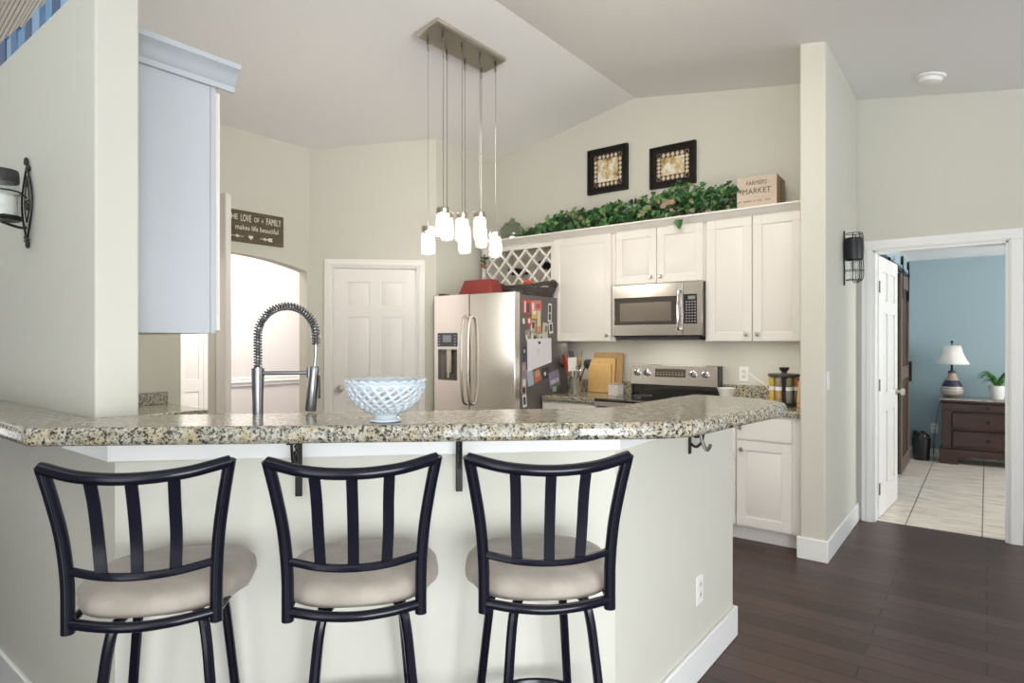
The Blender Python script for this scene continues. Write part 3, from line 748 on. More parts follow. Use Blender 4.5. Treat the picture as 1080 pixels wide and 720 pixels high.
# freezer door with dispenser recess
m = MB(); X = (0, .045, .275, sx-.003); Zs = (.075, 1.03, 1.30, 1.775)
for i in range(3):
    for j in range(3):
        if i == 1 and j == 1: m.box(X[i], X[i+1], .055, .074, Zs[j], Zs[j+1])
        else: m.box(X[i], X[i+1], 0, .074, Zs[j], Zs[j+1])
fd = m.build('freezer_door', STEEL, t)
MB().box(.045, .275, .045, .056, 1.03, 1.30).box(.045, .275, .0, .055, 1.03, 1.036).build('dispenser_recess', mat('bronze grey dispenser lining', (.13, .11, .095), .35), fd)
MB().box(.040, .280, -.006, .004, 1.305, 1.325).build('dispenser_lip', WPLAS, fd, bevel=.002)
dc = MB().box(.042, .278, -.005, .003, 1.325, 1.445).build('dispenser_panel', mat('slate control panel', (.055, .065, .085), .25), fd, bevel=.003)
m = MB()
for k in range(4):
    m.box(.055, .075, -.007, -.004, 1.337+k*.026, 1.347+k*.026).box(.245, .265, -.007, -.004, 1.337+k*.026, 1.347+k*.026)
m.box(.11, .21, -.0065, -.004, 1.365, 1.425)
m.build('panel_buttons', mat('pale grey panel buttons', (.30, .33, .38), .4), dc)
MB().box(.135, .19, .012, .03, 1.10, 1.30, Matrix.Translation((0, 0, 0))).box(.15, .175, .004, .014, 1.05, 1.25, Matrix.Rotation(math.radians(0), 4, 'X')).build('paddle', mat('light steel paddle', (.55, .50, .44), .3, metal=.8), fd, bevel=.003)
rd = MB().box(sx+.003, w, 0, .074, .075, 1.775).build('fridge_door', STEEL, t, bevel=.006)
for x, par in ((sx-.035, fd), (sx+.038, rd)):
    MB().tube(bez([(x, 0, .835), (x, -.035, .86), (x, -.058, 1.0), (x, -.062, 1.21), (x, -.058, 1.42), (x, -.035, 1.56), (x, 0, 1.585)], 6), .0125, 12).build('handle', NICK, par)
for x in (.03, w-.05): MB().box(x, x+.045, .02, .12, 1.755, 1.795).build('hinge_cover', DARK, t, bevel=.004)
# papers and photos on the fridge side (own things)
def note(y0, y1, z0, z1, col, label, group='photos and notes on the fridge side', tilt=0, k=0, name='photo_print', stripes=None):
    t = thing(name, label, 'photo' if name == 'photo_print' else 'paper', (FX1+.0008+.0006*k, (y0+y1)/2, (z0+z1)/2), 0, group)
    a, b = (y1-y0)/2, (z1-z0)/2; M = Matrix.Rotation(math.radians(tilt), 4, 'X')
    MB().box(0, .0008, -a, a, -b, b, M).build('print', mat('print '+label, col, .45), t)
    if stripes:
        for c, (ya, yb, za, zb_) in stripes: MB().box(.0007, .0012, -a+2*a*ya, -a+2*a*yb, -b+2*b*za, -b+2*b*zb_, M).build('picture', mat('pic %.2f%.2f%.2f' % c, c, .45), t)
sk = (.50, .33, .24); dk = (.06, .06, .07); rd_ = (.50, .07, .05); wh = (.70, .68, .66); bl = (.10, .14, .30); gr = (.20, .22, .12); ye = (.6, .42, .10)
NOTES = [
 (4.035, 4.16, 1.60, 1.715, rd_, 'red photo card in the top corner of the fridge side', 0, [(wh, (.2, .35, .1, .9)), (dk, (.45, .75, .1, .75))]),
 (4.15, 4.30, 1.62, 1.715, (.55, .20, .17), 'pink red card at the top middle of the fridge side', 4, [(wh, (.1, .3, .2, .8)), (rd_, (.5, .9, .3, .7))]),
 (4.16, 4.235, 1.56, 1.635, ye, 'small yellow orange print under the pink card', 0, [(wh, (.2, .8, .5, .9))]),
 (4.24, 4.29, 1.50, 1.63, (.62, .56, .40), 'narrow cream strip print in the upper middle of the fridge side', 0, None),
 (4.40, 4.455, 1.54, 1.70, wh, 'tall black and white photo strip at the far top of the fridge side', -3, [(dk, (.2, .8, .1, .45)), (dk, (.2, .8, .5, .9))]),
 (4.09, 4.15, 1.50, 1.575, rd_, 'little red photo below the corner card', 6, [(wh, (.3, .8, .3, .8))]),
 (4.145, 4.22, 1.45, 1.55, sk, 'photo of faces in the left centre of the cluster', -4, [(dk, (.3, .75, .3, .8)), (wh, (.1, .3, .1, .6))]),
 (4.23, 4.30, 1.44, 1.52, (.50, .25, .13), 'orange photo in the centre of the cluster', 3, [(sk, (.2, .6, .2, .7))]),
 (4.035, 4.065, 1.515, 1.56, wh, 'tiny white magnet alone near the fridge door edge', 10, None),
 (4.32, 4.40, 1.42, 1.53, (.55, .52, .42), 'greyish photo right of the centre of the cluster', -6, [(gr, (.4, .9, .3, .8))]),
 (4.415, 4.475, 1.44, 1.535, wh, 'black and white photo at the far edge above the big sheet', 8, [(dk, (.2, .8, .2, .85))]),
 (4.065, 4.14, 1.37, 1.47, (.25, .24, .22), 'grey photo just above the left corner of the big sheet', 12, [(wh, (.1, .4, .2, .6)), (sk, (.5, .8, .4, .8))]),
 (4.15, 4.25, 1.36, 1.445, (.40, .36, .33), 'pale photo just above the middle of the big sheet', -8, [(dk, (.4, .8, .2, .7)), (wh, (.05, .3, .3, .9))]),
 (4.26, 4.40, 1.33, 1.44, (.58, .54, .48), 'light photo just above the right part of the big sheet', 5, [(gr, (.2, .4, .4, .8))]),
 (4.035, 4.085, 1.20, 1.33, (.05, .06, .12), 'dark blue photo left of the big sheet', 0, [(wh, (.3, .6, .6, .8))]),
 (4.02, 4.085, 1.06, 1.20, (.28, .22, .27), 'purplish portrait photo low on the near edge of the fridge side', 3, [(sk, (.3, .7, .5, .85))]),
 (4.015, 4.085, .94, 1.07, (.42, .33, .30), 'portrait photo below the purplish one on the near edge', -4, [(wh, (.3, .7, .5, .9)), (dk, (.2, .8, .05, .4))]),
 (4.03, 4.085, .83, .935, wh, 'white framed dark photo, lowest on the near edge', 6, [(dk, (.2, .8, .2, .8))]),
 (4.10, 4.185, 1.00, 1.14, (.42, .48, .58), 'light blue note below the big sheet', 10, None),
 (4.19, 4.29, 1.03, 1.13, (.52, .16, .10), 'orange red photo below the big sheet', 20, [(sk, (.3, .9, .4, .9))]),
 (4.32, 4.42, 1.05, 1.15, (.05, .055, .06), 'dark teal photo below the right corner of the big sheet', 8, [(wh, (.2, .5, .3, .6))]),
 (4.42, 4.58, .97, 1.11, (.28, .26, .38), 'landscape photo with violet sky tilted beside the utensil crock', 12, [((.55, .55, .60), (.1, .9, .25, .5)), ((.14, .22, .10), (.1, .9, .02, .2))]),
 (4.47, 4.53, .93, .975, (.45, .47, .48), 'small grey card low beside the utensil crock', 0, None),
]
for k, (a, b, c, d, col, lab, tl, st) in enumerate(NOTES): note(a, b, c, d, col, lab, tilt=tl, k=k % 6, stripes=st)
t = thing('drawing_sheet', 'big blank-looking white paper sheet hanging from a magnet on the fridge side', 'paper', (FX1+.006, 4.26, 1.27))
M = Matrix.Rotation(math.radians(3), 4, 'X')
MB().prism([(0, -.165, -.15), (0, .19, -.08), (0, .185, .13), (0, -.17, .12)], (.001, 0, 0)).build('sheet', PAPER, t)
MB().lathe([(0, 0), (.012, 0), (.012, .008), (0, .009)], 12, (.001, 0, .09), Matrix.Rotation(PI/2, 4, 'Y')).build('magnet', DARK, t)
MB().tube([(.0012, -.01+.012*math.cos(2*PI*k/16), .02+.018*math.sin(2*PI*k/16)) for k in range(16)], .0012, 4, closed=True).build('pencil_mark', mat('grey pencil', (.42, .42, .40), .6), t)

# red tin and basket on the fridge
o = MB().taper(0, 0, 0, .155, .195, .10, .145, .06).build('red_tin_box', RED, bevel=.006); o.location = (-3.53, 4.125, 1.7555); o.rotation_euler = (0, 0, math.radians(3))
tag(o, 'dark red sloped-sided box on top of the fridge', 'box')
t = thing('wicker_basket', 'long dark wicker tray basket on the right of the fridge top', 'basket', (-3.25, 4.42, 1.757))
m = MB(); nR = 9
for k in range(nR):
    f = k/(nR-1); a, b = .22+.05*f, .12+.035*f
    pts = []
    for j in range(56):
        th = 2*PI*j/56; c, s_ = math.cos(th), math.sin(th); e = .5
        wv = .004*math.cos(28*th+PI*(k % 2))
        pts.append((math.copysign(abs(c)**e, c)*(a+wv), math.copysign(abs(s_)**e, s_)*(b+wv), .008+.105*f+(.012*math.cos(2*th) if k > 5 else 0)))
    m.tube(pts, .0075, 6, closed=True)
m.box(-.21, .21, -.11, .11, .0, .012)
m.build('woven_body', WICK, t)
for s_ in (-1, 1): MB().tube(bez([(s_*.27, -.06, .10), (s_*.285, -.03, .135), (s_*.285, .03, .135), (s_*.27, .06, .10)], 5), .008, 6).build('handle', WICK, t)
m = MB(); m.ball((0, 0, 0), .04, 8, (1.2, 1, .62)); o = m.build('red_mitt', REDS); o.location = (-3.15, 4.30, 1.897-.018); tag(o, 'bright red cloth bundle poking out of the wicker basket', 'cloth')
# flower pick at the left of the lattice
t = thing('dried_flower', 'small dried flower sprig tied to the left end of the wine rack', 'flower', (-3.85, 4.555, 2.13))
m = MB()
for k in range(16):
    a = random.uniform(0, 6.28); r = random.uniform(.01, .05); p = Vector((r*math.cos(a), -.02-random.random()*.02, r*math.sin(a)+.03))
    m.face([p, p+Vector((.02, -.008, .012)), p+Vector((.034, 0, .0)), p+Vector((.016, .006, -.012))])
m.build('leaves', mat('olive dried leaf', (.10, .11, .06), .7), t)
m = MB()
for k in range(5): m.ball((random.uniform(-.015, .03), -.03, -.03+random.uniform(-.02, .02)), .016, 6)
m.build('blossom', mat('rust dried blossom', (.30, .14, .08), .7), t)
MB().tube([(0, -.012, .06), (.01, -.015, 0), (.03, -.012, -.12), (.05, -.004, -.16)], .003, 5).build('stem', mat('olive dried leaf'), t)

# ------------------------------------------------------------------ on top of the cabinets
TZ = 2.312
t = thing('glass_jar', 'squat pale green glass jar with lid on the cabinet top left of the ivy', 'jar', (-3.63, 4.70, TZ))
MB().lathe([(0, .0), (.09, 0), (.125, .02), (.138, .07), (.13, .12), (.10, .16), (.075, .178), (.08, .185)], 32).build('jar_body', GREENGL, t)
MB().lathe([(.082, .186), (.085, .192), (.07, .20), (.035, .215), (.02, .222), (.026, .235), (.02, .25), (0, .253)], 24).build('jar_lid', GREENGL, t)
def leafs(m, c, nrm_, up, L_, W_):
    n_ = nrm_.normalized(); u_ = (up-n_*up.dot(n_)).normalized(); s_ = n_.cross(u_)
    pts = [(0, 0), (.55, .18), (.95, .05), (.62, .42), (.42, .75), (0, 1.0), (-.42, .75), (-.62, .42), (-.95, .05), (-.55, .18)]
    ctr = m.b.verts.new(c+u_*L_*.35-n_*L_*.12)
    V = [m.b.verts.new(c+s_*(x*W_)+u_*(y*L_)+n_*(-.12*L_*abs(x) - .10*L_*y*y)) for x, y in pts]
    for k in range(len(V)): m.b.faces.new((ctr, V[k], V[(k+1) % len(V)]))
def ivy():
    t = thing('ivy_garland', 'trailing green artificial ivy garland along the cabinet tops under the pictures', 'ivy', (0, 0, 0))
    m = MB(); st = MB(); rnd = random.Random(3)
    prof = [(-3.42, .05), (-3.25, .09), (-3.05, .15), (-2.9, .19), (-2.7, .17), (-2.55, .19), (-2.35, .17), (-2.2, .19), (-2.05, .24), (-1.9, .27), (-1.8, .24), (-1.65, .20), (-1.52, .20), (-1.44, .15)]
    def hh(x):
        for (a, ha), (b, hb) in zip(prof, prof[1:]):
            if a <= x <= b: return ha+(hb-ha)*(x-a)/(b-a)
        return .04
    for k in range(1700):
        x = rnd.uniform(-3.42, -1.45); y = rnd.uniform(4.53, 4.80)
        z = TZ+.03+rnd.random()**.8*hh(x)*1.12*(1-.25*abs(y-4.66)/.14)
        d = Vector((rnd.uniform(-.6, .6), rnd.uniform(-1.2, -.1), rnd.uniform(-.1, .9)))
        up = Vector((rnd.uniform(-1, 1), rnd.uniform(-.3, .3), rnd.uniform(-1, .5)))
        s_ = rnd.uniform(.038, .066)
        leafs(m, Vector((x, y, z)), d, up, s_, s_*.48)
    for x in (-1.86, -1.875, -1.85):     # sprig hanging over the crown
        leafs(m, Vector((x, 4.47, TZ-.005-rnd.random()*.03)), Vector((0, -1, .2)), Vector((.3, 0, -1)), .06, .03)
    m.build('foliage', LEAF, t, smooth=False)
    for k in range(26):
        x = rnd.uniform(-3.3, -1.6); p = [(x+i*.07, rnd.uniform(4.56, 4.74), TZ+.012+hh(x)*rnd.random()*.8) for i in range(5)]
        st.tube(bez(p, 4), .003, 5)
    st.tube(bez([(-3.4+i*.2, 4.66+.03*math.sin(i), TZ+.02) for i in range(10)], 4), .008, 6)
    st.build('vines', mat('brown vine stem', (.10, .07, .04), .8), t)
    fl = MB()
    for k in range(9):
        x = rnd.choice((rnd.uniform(-3.3, -3.0), rnd.uniform(-2.3, -1.75), rnd.uniform(-2.1, -1.9))); fl.ball((x, 4.54+rnd.uniform(-.01, .03), TZ+.05+hh(x)*.6*rnd.random()), rnd.uniform(.012, .026), 5, (1.2, .6, 1))
    fl.build('blossoms', mat('dusty pink silk blossom', (.34, .22, .16), .7), t)
ivy()
def crate():
    t = thing('wooden_crate', 'pale wooden box with stamped brown lettering at the right end of the cabinet top', 'box', (-1.175, 4.58, TZ), 2)
    W_, D_, H_ = .275, .26, .25
    MB().box(-W_, 0, 0, .014, 0, H_).build('front_panel', CRATEW, t, bevel=.002)
    MB().box(-W_, 0, D_-.014, D_, 0, H_).build('back_panel', CRATEW, t, bevel=.002)
    MB().box(-.014, .001, .001, D_-.001, 0, H_-.004).build('end_panel', CRATES, t, bevel=.002)
    MB().box(-W_-.001, -W_+.014, .001, D_-.001, 0, H_-.004).build('end_panel', CRATES, t, bevel=.002)
    MB().box(-W_, 0, 0, D_, 0, .01).build('bottom', CRATEW, t)
    T_ = lambda z: Matrix.Translation((-W_/2, -.0008, z)) @ FRONT
    text('lettering', 'FARMERS', .042, INK, t, T_(.188), xs=.8)
    text('lettering', 'MARKET', .056, INK, t, T_(.125), xs=.9)
    rr = random.Random(4); sm = MB(); x = -W_+.05
    while x < -.05:                                   # worn, unreadable small stamped line
        if rr.random() > .15:
            for dx in (0, .005): sm.box(x+dx, x+dx+.0016, -.0012, .0005, .064+rr.random()*.004, .080-rr.random()*.004)
            sm.box(x, x+.006, -.0012, .0005, .071, .0728)
        x += .0115
    sm.build('stamped_line', INK, t, smooth=False)
    Me = Matrix.Translation((.0014, .150, H_/2)) @ Matrix.Rotation(PI/2, 4, 'Z') @ FRONT @ Matrix.Rotation(PI/2, 4, 'Z')
    text('lettering', 'PRODUCE', .050, INK, t, Me, xs=.8)
crate()
def picture(x0, x1, z0, z1, lab, seed):
    t = thing('framed_picture', lab, 'picture', ((x0+x1)/2, 4.92, (z0+z1)/2), 0, 'framed pictures above the ivy')
    a, b = (x1-x0)/2, (z1-z0)/2; fw = .055
    m = MB()
    for k, (i0, i1, dd) in enumerate(((0, fw, .022), (.0, .018, .034), (fw-.015, fw, .028))):
        m.box(-a+i0, a-i0, -dd, 0, b-i1, b-i0).box(-a+i0, a-i0, -dd, 0, -b+i0, -b+i1).box(-a+i0, -a+i1, -dd, 0, -b+i1, b-i1).box(a-i1, a-i0, -dd, 0, -b+i1, b-i1)
    m.build('frame', mat('black carved picture frame', (.008, .007, .006), .5, spec=.3), t, bevel=.003)
    MB().box(-a+fw, a-fw, -.012, 0, -b+fw, b-fw).build('border', mat('dark brown harlequin border', (.075, .045, .038), .5), t)
    m = MB(); ia, ib = a-fw, b-fw; n_ = 7; wd = .046
    for k in range(n_):
        for side in range(4):
            f = -1+(2*k+1)/n_
            if side < 2: c = Vector((f*(ia-.005), -.013, (ib-wd/2)*(1 if side else -1))); hx, hz = ia/n_*.78, wd/2
            else: c = Vector(((ia-wd/2)*(1 if side == 2 else -1), -.013, f*(ib-.005))); hx, hz = wd/2*.8, ib/n_
            m.face([c+Vector((-hx, 0, 0)), c+Vector((0, 0, -hz)), c+Vector((hx, 0, 0)), c+Vector((0, 0, hz))])
    m.build('diamonds', mat('cream harlequin diamonds', (.62, .52, .36), .6), t, smooth=False)
    MB().box(-ia+wd, ia-wd, -.015, -.012, -ib+wd, ib-wd).build('print', pm(seed), t)
def pm(seed):
    m = mat('faded still life print %d' % seed, (.6, .5, .35), .6); t_, n, l, b = nt(m)
    mp = n.new('ShaderNodeMapping'); mp.inputs['Location'].default_value = (seed*3.1, 0, seed*1.7); tc = n.new('ShaderNodeTexCoord'); l.new(tc.outputs['Object'], mp.inputs[0])
    g = noise(m, mp.outputs[0], 14, 5, .65)
    l.new(ramp(m, g.outputs['Fac'], [(.30, (.10, .07, .05)), (.40, (.42, .27, .08)), (.50, (.60, .47, .26)), (.58, (.72, .68, .60)), (.75, (.80, .77, .72))]), b.inputs['Base Color']); return m
picture(-2.905, -2.500, 2.712, 3.118, 'left of the two black-framed pictures with diamond borders above the ivy', 1)
picture(-2.290, -1.885, 2.672, 3.022, 'right of the two black-framed pictures, partly behind the ivy', 2)

# ------------------------------------------------------------------ counter things
def crock():
    cx, cy = -2.862, 4.60
    t = thing('utensil_crock', 'stainless utensil crock on the short countertop beside the fridge', 'crock', (cx, cy, .915))
    MB().lathe([(0, 0), (.062, 0), (.064, .003), (.064, .148), (.066, .152), (.060, .152), (.058, .148), (.058, .01), (0, .008)], 28).build('pot', mat('bright steel crock', (.62, .61, .60), .22, metal=1), t)
    def uten(name, lab, x, y, lx, ly, L_, head, m_):
        u_ = thing(name, lab, 'utensil', (cx+x, cy+y, .930), 0, 'utensils in the steel crock')
        d = Vector((lx, ly, 1)).normalized(); p1 = d*L_
        MB().tube([(0, 0, 0), p1], .006, 8).build('handle', m_, u_)
        sc_ = 1.0 if head == 'whisk' else 1.25
        M = Matrix.Translation(p1) @ Matrix.Scale(sc_, 4) @ d.to_track_quat('Z', 'Y').to_matrix().to_4x4() @ Matrix.Rotation(.5, 4, 'Z')
        mm = MB()
        if head == 'spatula': mm.box(-.030, .030, -.003, .003, -.005, .09, M)
        elif head == 'spoon': mm.lathe([(0, -.005), (.012, .005), (.027, .035), (.024, .065), (0, .08)], 14, M=M @ Matrix.Diagonal((1, .35, 1, 1)))
        elif head == 'whisk':
            for k in range(6):
                a = k*PI/6; pts = [(.032*math.sin(PI*i/12)*math.cos(a)*(1 if i else 0), .032*math.sin(PI*i/12)*math.sin(a), .09*i/12) for i in range(13)]
                mm.tube([M @ Vector(p) for p in pts], .002, 4)
        elif head == 'ladle': mm.lathe([(0, 0), (.02, .004), (.036, .02), (.042, .045), (.038, .045), (.03, .02), (0, .006)], 16, M=M @ Matrix.Rotation(PI/2, 4, 'X') @ Matrix.Translation((0, .03, -.02)))
        elif head == 'fork':
            for k in (-1, 0, 1): mm.box(-.004+k*.014, .004+k*.014, -.002, .002, .02, .085, M)
            mm.box(-.018, .018, -.002, .002, -.005, .022, M)
        mm.build('head', m_, u_)
    RP = mat('red orange silicone', (.50, .07, .025), .4); WD = mat('wooden spoon', (.38, .22, .10), .6)
    uten('spatula', 'red orange spatula leaning left in the steel crock', -.02, -.015, -.20, -.1, .22, 'spatula', RP)
    uten('cooking_spoon', 'black ladle-shaped spoon leaning furthest left in the crock', -.03, .012, -.34, .05, .24, 'ladle', DARK)
    uten('turner', 'black turner standing behind the red spatula in the crock', 0, .02, -.2, .1, .25, 'spatula', DARK)
    uten('ladle', 'black ladle leaning to the right in the crock', .02, -.01, .42, 0, .24, 'ladle', DARK)
    uten('serving_fork', 'black pronged fork standing upright in the crock', .015, .01, .16, 0, .26, 'fork', DARK)
    uten('wooden_spoon', 'wooden spoon leaning right in the crock', .01, .0, .22, -.1, .22, 'spoon', WD)
    uten('whisk', 'steel wire whisk at the right front of the crock', .02, -.02, .30, -.15, .18, 'whisk', CHROME)
    uten('tongs', 'white handled tool in the middle of the crock', 0, -.02, .02, -.1, .19, 'spatula', WPLAS)
crock()
def board(x0, x1, z1, y, lab, m_, handle=False, th=.018):
    o = MB().box(x0, x1, 0, th, 0, z1-.916).build('cutting_board', m_, bevel=.006); o.location = (0, y, .9165); o.rotation_euler = (math.radians(-6), 0, 0)
    tag(o, lab, 'cutting board', 'cutting boards leaning on the backsplash')
    return o
board(-2.830, -2.535, 1.272, 4.848, 'largest bamboo cutting board, rearmost of the three by the range', BAMBOOD)
board(-2.845, -2.600, 1.222, 4.822, 'middle-sized bamboo cutting board, second of the three by the range', BAMBOO)
board(-2.850, -2.625, 1.172, 4.796, 'smallest bamboo cutting board, frontmost of the three by the range', BAMBOO)
STK = mat('white ribbed ceramic', (.72, .70, .66), .4)
t = thing('ribbed_canister', 'small white ribbed canister between the cutting boards and the range', 'canister', (-2.50, 4.68, .916))
m = MB()
for k in range(5): m.box(-.048, .048, -.05, .05, k*.018, k*.018+.013)
m.box(-.042, .042, -.044, .044, .004, .088)
m.build('body', STK, t, bevel=.002); MB().box(-.046, .046, -.048, .048, .088, .098).build('lid', mat('grey lid', (.35, .34, .32), .4), t, bevel=.002)
t = thing('serving_bowl', 'small cream bowl on the counter just right of the range', 'bowl', (-1.57, 4.70, .916))
MB().lathe([(0, 0), (.030, 0), (.034, .008), (.050, .05), (.066, .095), (.068, .10), (.064, .10), (.046, .052), (.028, .014), (0, .012)], 28).build('body', STK, t)
# spice rack
def spice():
    cx, cy = -1.145, 4.66
    t = thing('spice_carousel', 'round black revolving spice rack on the counter beside the stub wall', 'spice rack', (cx, cy, .916))
    MB().lathe([(0, 0), (.105, 0), (.108, .006), (.108, .016), (.10, .02), (0, .02)], 32).build('base', DARK, t)
    MB().cyl((0, 0, .02), (0, 0, .25), .018, n=12).build('post', DARK, t)
    MB().lathe([(0, .205), (.106, .205), (.110, .212), (.106, .224), (0, .228)], 32).build('top_ring', DARK, t)
    MB().lathe([(.018, .228), (.018, .24), (.03, .25), (.036, .268), (.03, .27), (0, .262)], 16).build('top_knob', DARK, t)
    j0 = None
    cols = [((.58, .40, .04), 'yellow'), ((.40, .26, .12), 'tan'), ((.22, .20, .17), 'dark grey'), ((.13, .14, .07), 'green brown'), ((.42, .14, .06), 'rust'), ((.35, .28, .18), 'beige'), ((.25, .16, .09), 'brown')]
    pos = ['front left', 'front', 'front right', 'right', 'rear right', 'rear', 'rear left']
    for k in range(7):
        a = math.radians(205+k*360/7); x, y = cx+.078*math.cos(a), cy+.078*math.sin(a)
        col, cn = cols[k]
        j = thing('spice_jar', 'small glass spice jar of %s spice at the %s of the spice rack' % (cn, pos[k]), 'spice jar', (x, y, .937), 0, 'jars in the spice rack')
        MB().lathe([(0, 0), (.021, 0), (.023, .003), (.023, .080), (.018, .09), (0, .09)], 16).build('contents', mat('spice '+cn, col, .35, coat=.5), j)
        MB().lathe([(.0235, .088), (.0235, .112), (.022, .114), (0, .114)], 16).build('cap', WPLAS, j)
        MB().lathe([(0, .116), (.021, .116), (.023, .119), (.023, .176), (.018, .18), (0, .18)], 16).build('upper_contents', mat('upper spice '+cn, tuple(min(1, c*1.25+.02) for c in cols[(k+1) % 7][0]) if k else (.62, .46, .04), .35, coat=.5), j)
spice()
t = thing('knife_block', 'wooden knife block with black handles against the stub wall', 'knife block', (-1.0, 4.55, .916), 0)
M = Matrix.Rotation(math.radians(-14), 4, 'X')
MB().box(-.035, .035, -.02, .09, .028, .185, M).box(-.035, .035, -.012, .12, 0, .03).build('block', BAMBOO, t, bevel=.003)
for k, (x, y) in enumerate(((-.018, 0), (.016, .0), (-.018, .03), (.016, .03), (0, .06))):
    MB().box(x-.009, x+.009, y-.006, y+.006, .183, .275+.01*(k % 3), M).build('knife_handle', DARK, t, bevel=.003)

# ------------------------------------------------------------------ outlets, switches
def outlet(lab, loc, rz, plug=False):
    t = thing('wall_outlet', lab, 'outlet', loc, rz)
    MB().box(-.036, .036, -.006, 0, -.058, .058).build('cover_plate', WPLAS, t, bevel=.003)
    for dz in (-.021, .021):
        r = MB().lathe([(0, 0), (.016, 0), (.016, .003), (0, .003)], 16, (0, -.005, dz), Matrix.Rotation(PI/2, 4, 'X')).build('receptacle', mat('off white receptacle', (.70, .68, .63), .4), t)
        MB().box(-.007, -.005, -.0088, -.0078, dz-.002, dz+.007).box(.005, .007, -.0088, -.0078, dz-.002, dz+.007).build('slots', DARK, r)
    return t
outlet('white outlet low on the right end of the bar half wall', (-.935, 2.463, .355), 90)
outlet('white outlet on the kitchen wall above the backsplash with a plugged cord', (-1.505, 4.92, 1.115), 0)
o = MB().tube(bez([(-1.505, 4.905, 1.10), (-1.47, 4.885, 1.13), (-1.40, 4.89, 1.08), (-1.33, 4.885, 1.03), (-1.27, 4.86, .94), (-1.26, 4.80, .922)], 6), .0035, 6).build('power_cord', WPLAS); tag(o, 'white power cord running from the kitchen outlet to the counter', 'cord')
t = thing('light_switch', 'white light switch on the hall side of the stub wall', 'switch', (-.79, 4.262, 1.125), 90)
MB().box(-.036, .036, -.006, 0, -.058, .058).build('cover_plate', WPLAS, t, bevel=.003); MB().box(-.016, .016, -.009, -.005, -.032, .032).build('rocker', WPLAS, t, bevel=.002)
t = thing('smoke_detector', 'round white smoke detector on the hall ceiling', 'smoke detector', (-.295, 4.975, 0))
z = ceil_z(-.295)
MB().lathe([(0, .004), (.085, .0), (.085, -.012), (.070, -.018), (.066, -.040), (.050, -.050), (0, -.052)], 32, (0, 0, z), Matrix.Rotation(math.atan(.165), 4, 'Y')).build('housing', WPLAS, t)

# ------------------------------------------------------------------ doors
def six_panel(w, h):
    m_, c = .115*w/.76, .10*w/.76
    pw = (w-2*.12*w/.76-c)/2; a = .12*w/.76
    X_ = [(a, a+pw), (w-a-pw, w-a)]; Z_ = [(.24, .93), (1.07, 1.62), (1.72, h-.12)]
    Z_ = [(.22, .80), (.95, 1.58), (1.68, h-.115)]
    return [(x0, x1, z0, z1) for x0, x1 in X_ for z0, z1 in Z_]
def room_knob(parent, x, y, z, m_=None, s_=1):
    return MB().lathe([(0, 0), (.030, 0), (.030, .006), (.012, .012), (.012, .03), (.026, .04), (.030, .053), (.024, .064), (0, .068)], 20, (x, y, z), Matrix.Rotation(s_*PI/2, 4, 'X')).build('door_knob', m_ or NICK, parent)
w = PD1-PD0-.036
t = thing('door_1', 'white six-panel pantry door', 'door', E1+u*(PD0+.018)-nrm*.005+Vector((0, 0, .01)), 45); t['kind'] = 'structure'
o = MB().slab(w, 2.01, .035, six_panel(w, 2.01), .012, .009, .035).build('door_leaf', DOORW, t); o.location = (0, .040, 0)
room_knob(t, .06, .005, .94)
t = thing('door_2', 'white panelled bedroom door standing open', 'door', (DX0-.006, 5.49, .012), 86.5); t['kind'] = 'structure'
w = .745
o = MB().slab(w, 2.02, .035, six_panel(w, 2.02), .012, .009, .035).build('door_leaf', DOORW, t)
for z in (.22, 1.02, 1.78): MB().box(-.012, .028, -.037, -.033, z-.045, z+.045).cyl((-.010, -.038, z-.045), (-.010, -.038, z+.045), .006, n=8).build('hinge', BRASS, t)
room_knob(t, w-.06, -.035, .93)
MB().box(-.014, .0, -.036, -.002, 0, 2.02).build('hinge_stile', DOORW, t)
# closet bifold door in the back hallway, seen through the opening
t = thing('door_3', 'white folding closet door at the end of the back hallway', 'door', (-6.3, 2.78, .01), 90); t['kind'] = 'structure'
for x0 in (0, .232):
    o = MB().slab(.228, 2.02, .03, [(.045, .183, .12, .86), (.045, .183, .98, 1.90)], .008, .005, .03).build('door_leaf', DOORW, t); o.location = (x0, 0, 0)
room_knob(t, .30, -.03, .68)
struct(MB().box(-6.3, -6.27, 2.70, 2.775, 0, 2.1).build('trim_6', DOORW, bevel=.003))

# wall sign
t = thing('wall_sign', 'brown wooden plank sign with white family lettering above the arch', 'sign', (AX, 2.69, 2.30), 90)
MB().box(-.285, .265, -.022, -.001, -.127, .127).build('board', SIGNW, t, bevel=.002)
m = MB().box(-.285, .265, -.0225, -.0215, -.045, -.043).box(-.285, .265, -.0225, -.0215, .045, .047); m.build('plank_gap', INK, t)
T_ = lambda x, z: Matrix.Translation((x, -.0225, z)) @ FRONT
text('lettering', 'THE', .062, LETTER, t, T_(-.182, .048), xs=.72)
text('lettering', 'LOVE', .080, LETTER, t, T_(-.072, .041), xs=.46, ext=.0012)
text('lettering', 'OF', .056, LETTER, t, T_(.020, .047), xs=.62)
text('lettering', 'A', .040, LETTER, t, T_(.072, .050), xs=.7)
text('lettering', 'FAMILY', .080, LETTER, t, T_(.172, .041), xs=.50, ext=.0012)
text('lettering', 'makes life beautiful', .058, LETTER, t, T_(.028, -.028), xs=.80)
def heart(s_): return [(x*s_/16, 0, y*s_/16) for x, y in [(16*math.sin(a)**3, 13*math.cos(a)-5*math.cos(2*a)-2*math.cos(3*a)-math.cos(4*a)) for a in [2*PI*k/20 for k in range(20)]]]
MB().prism([(x-.03, -.0235, z-.083) for x, _, z in heart(.02)], (0, .0015, 0)).build('heart', LETTER, t)
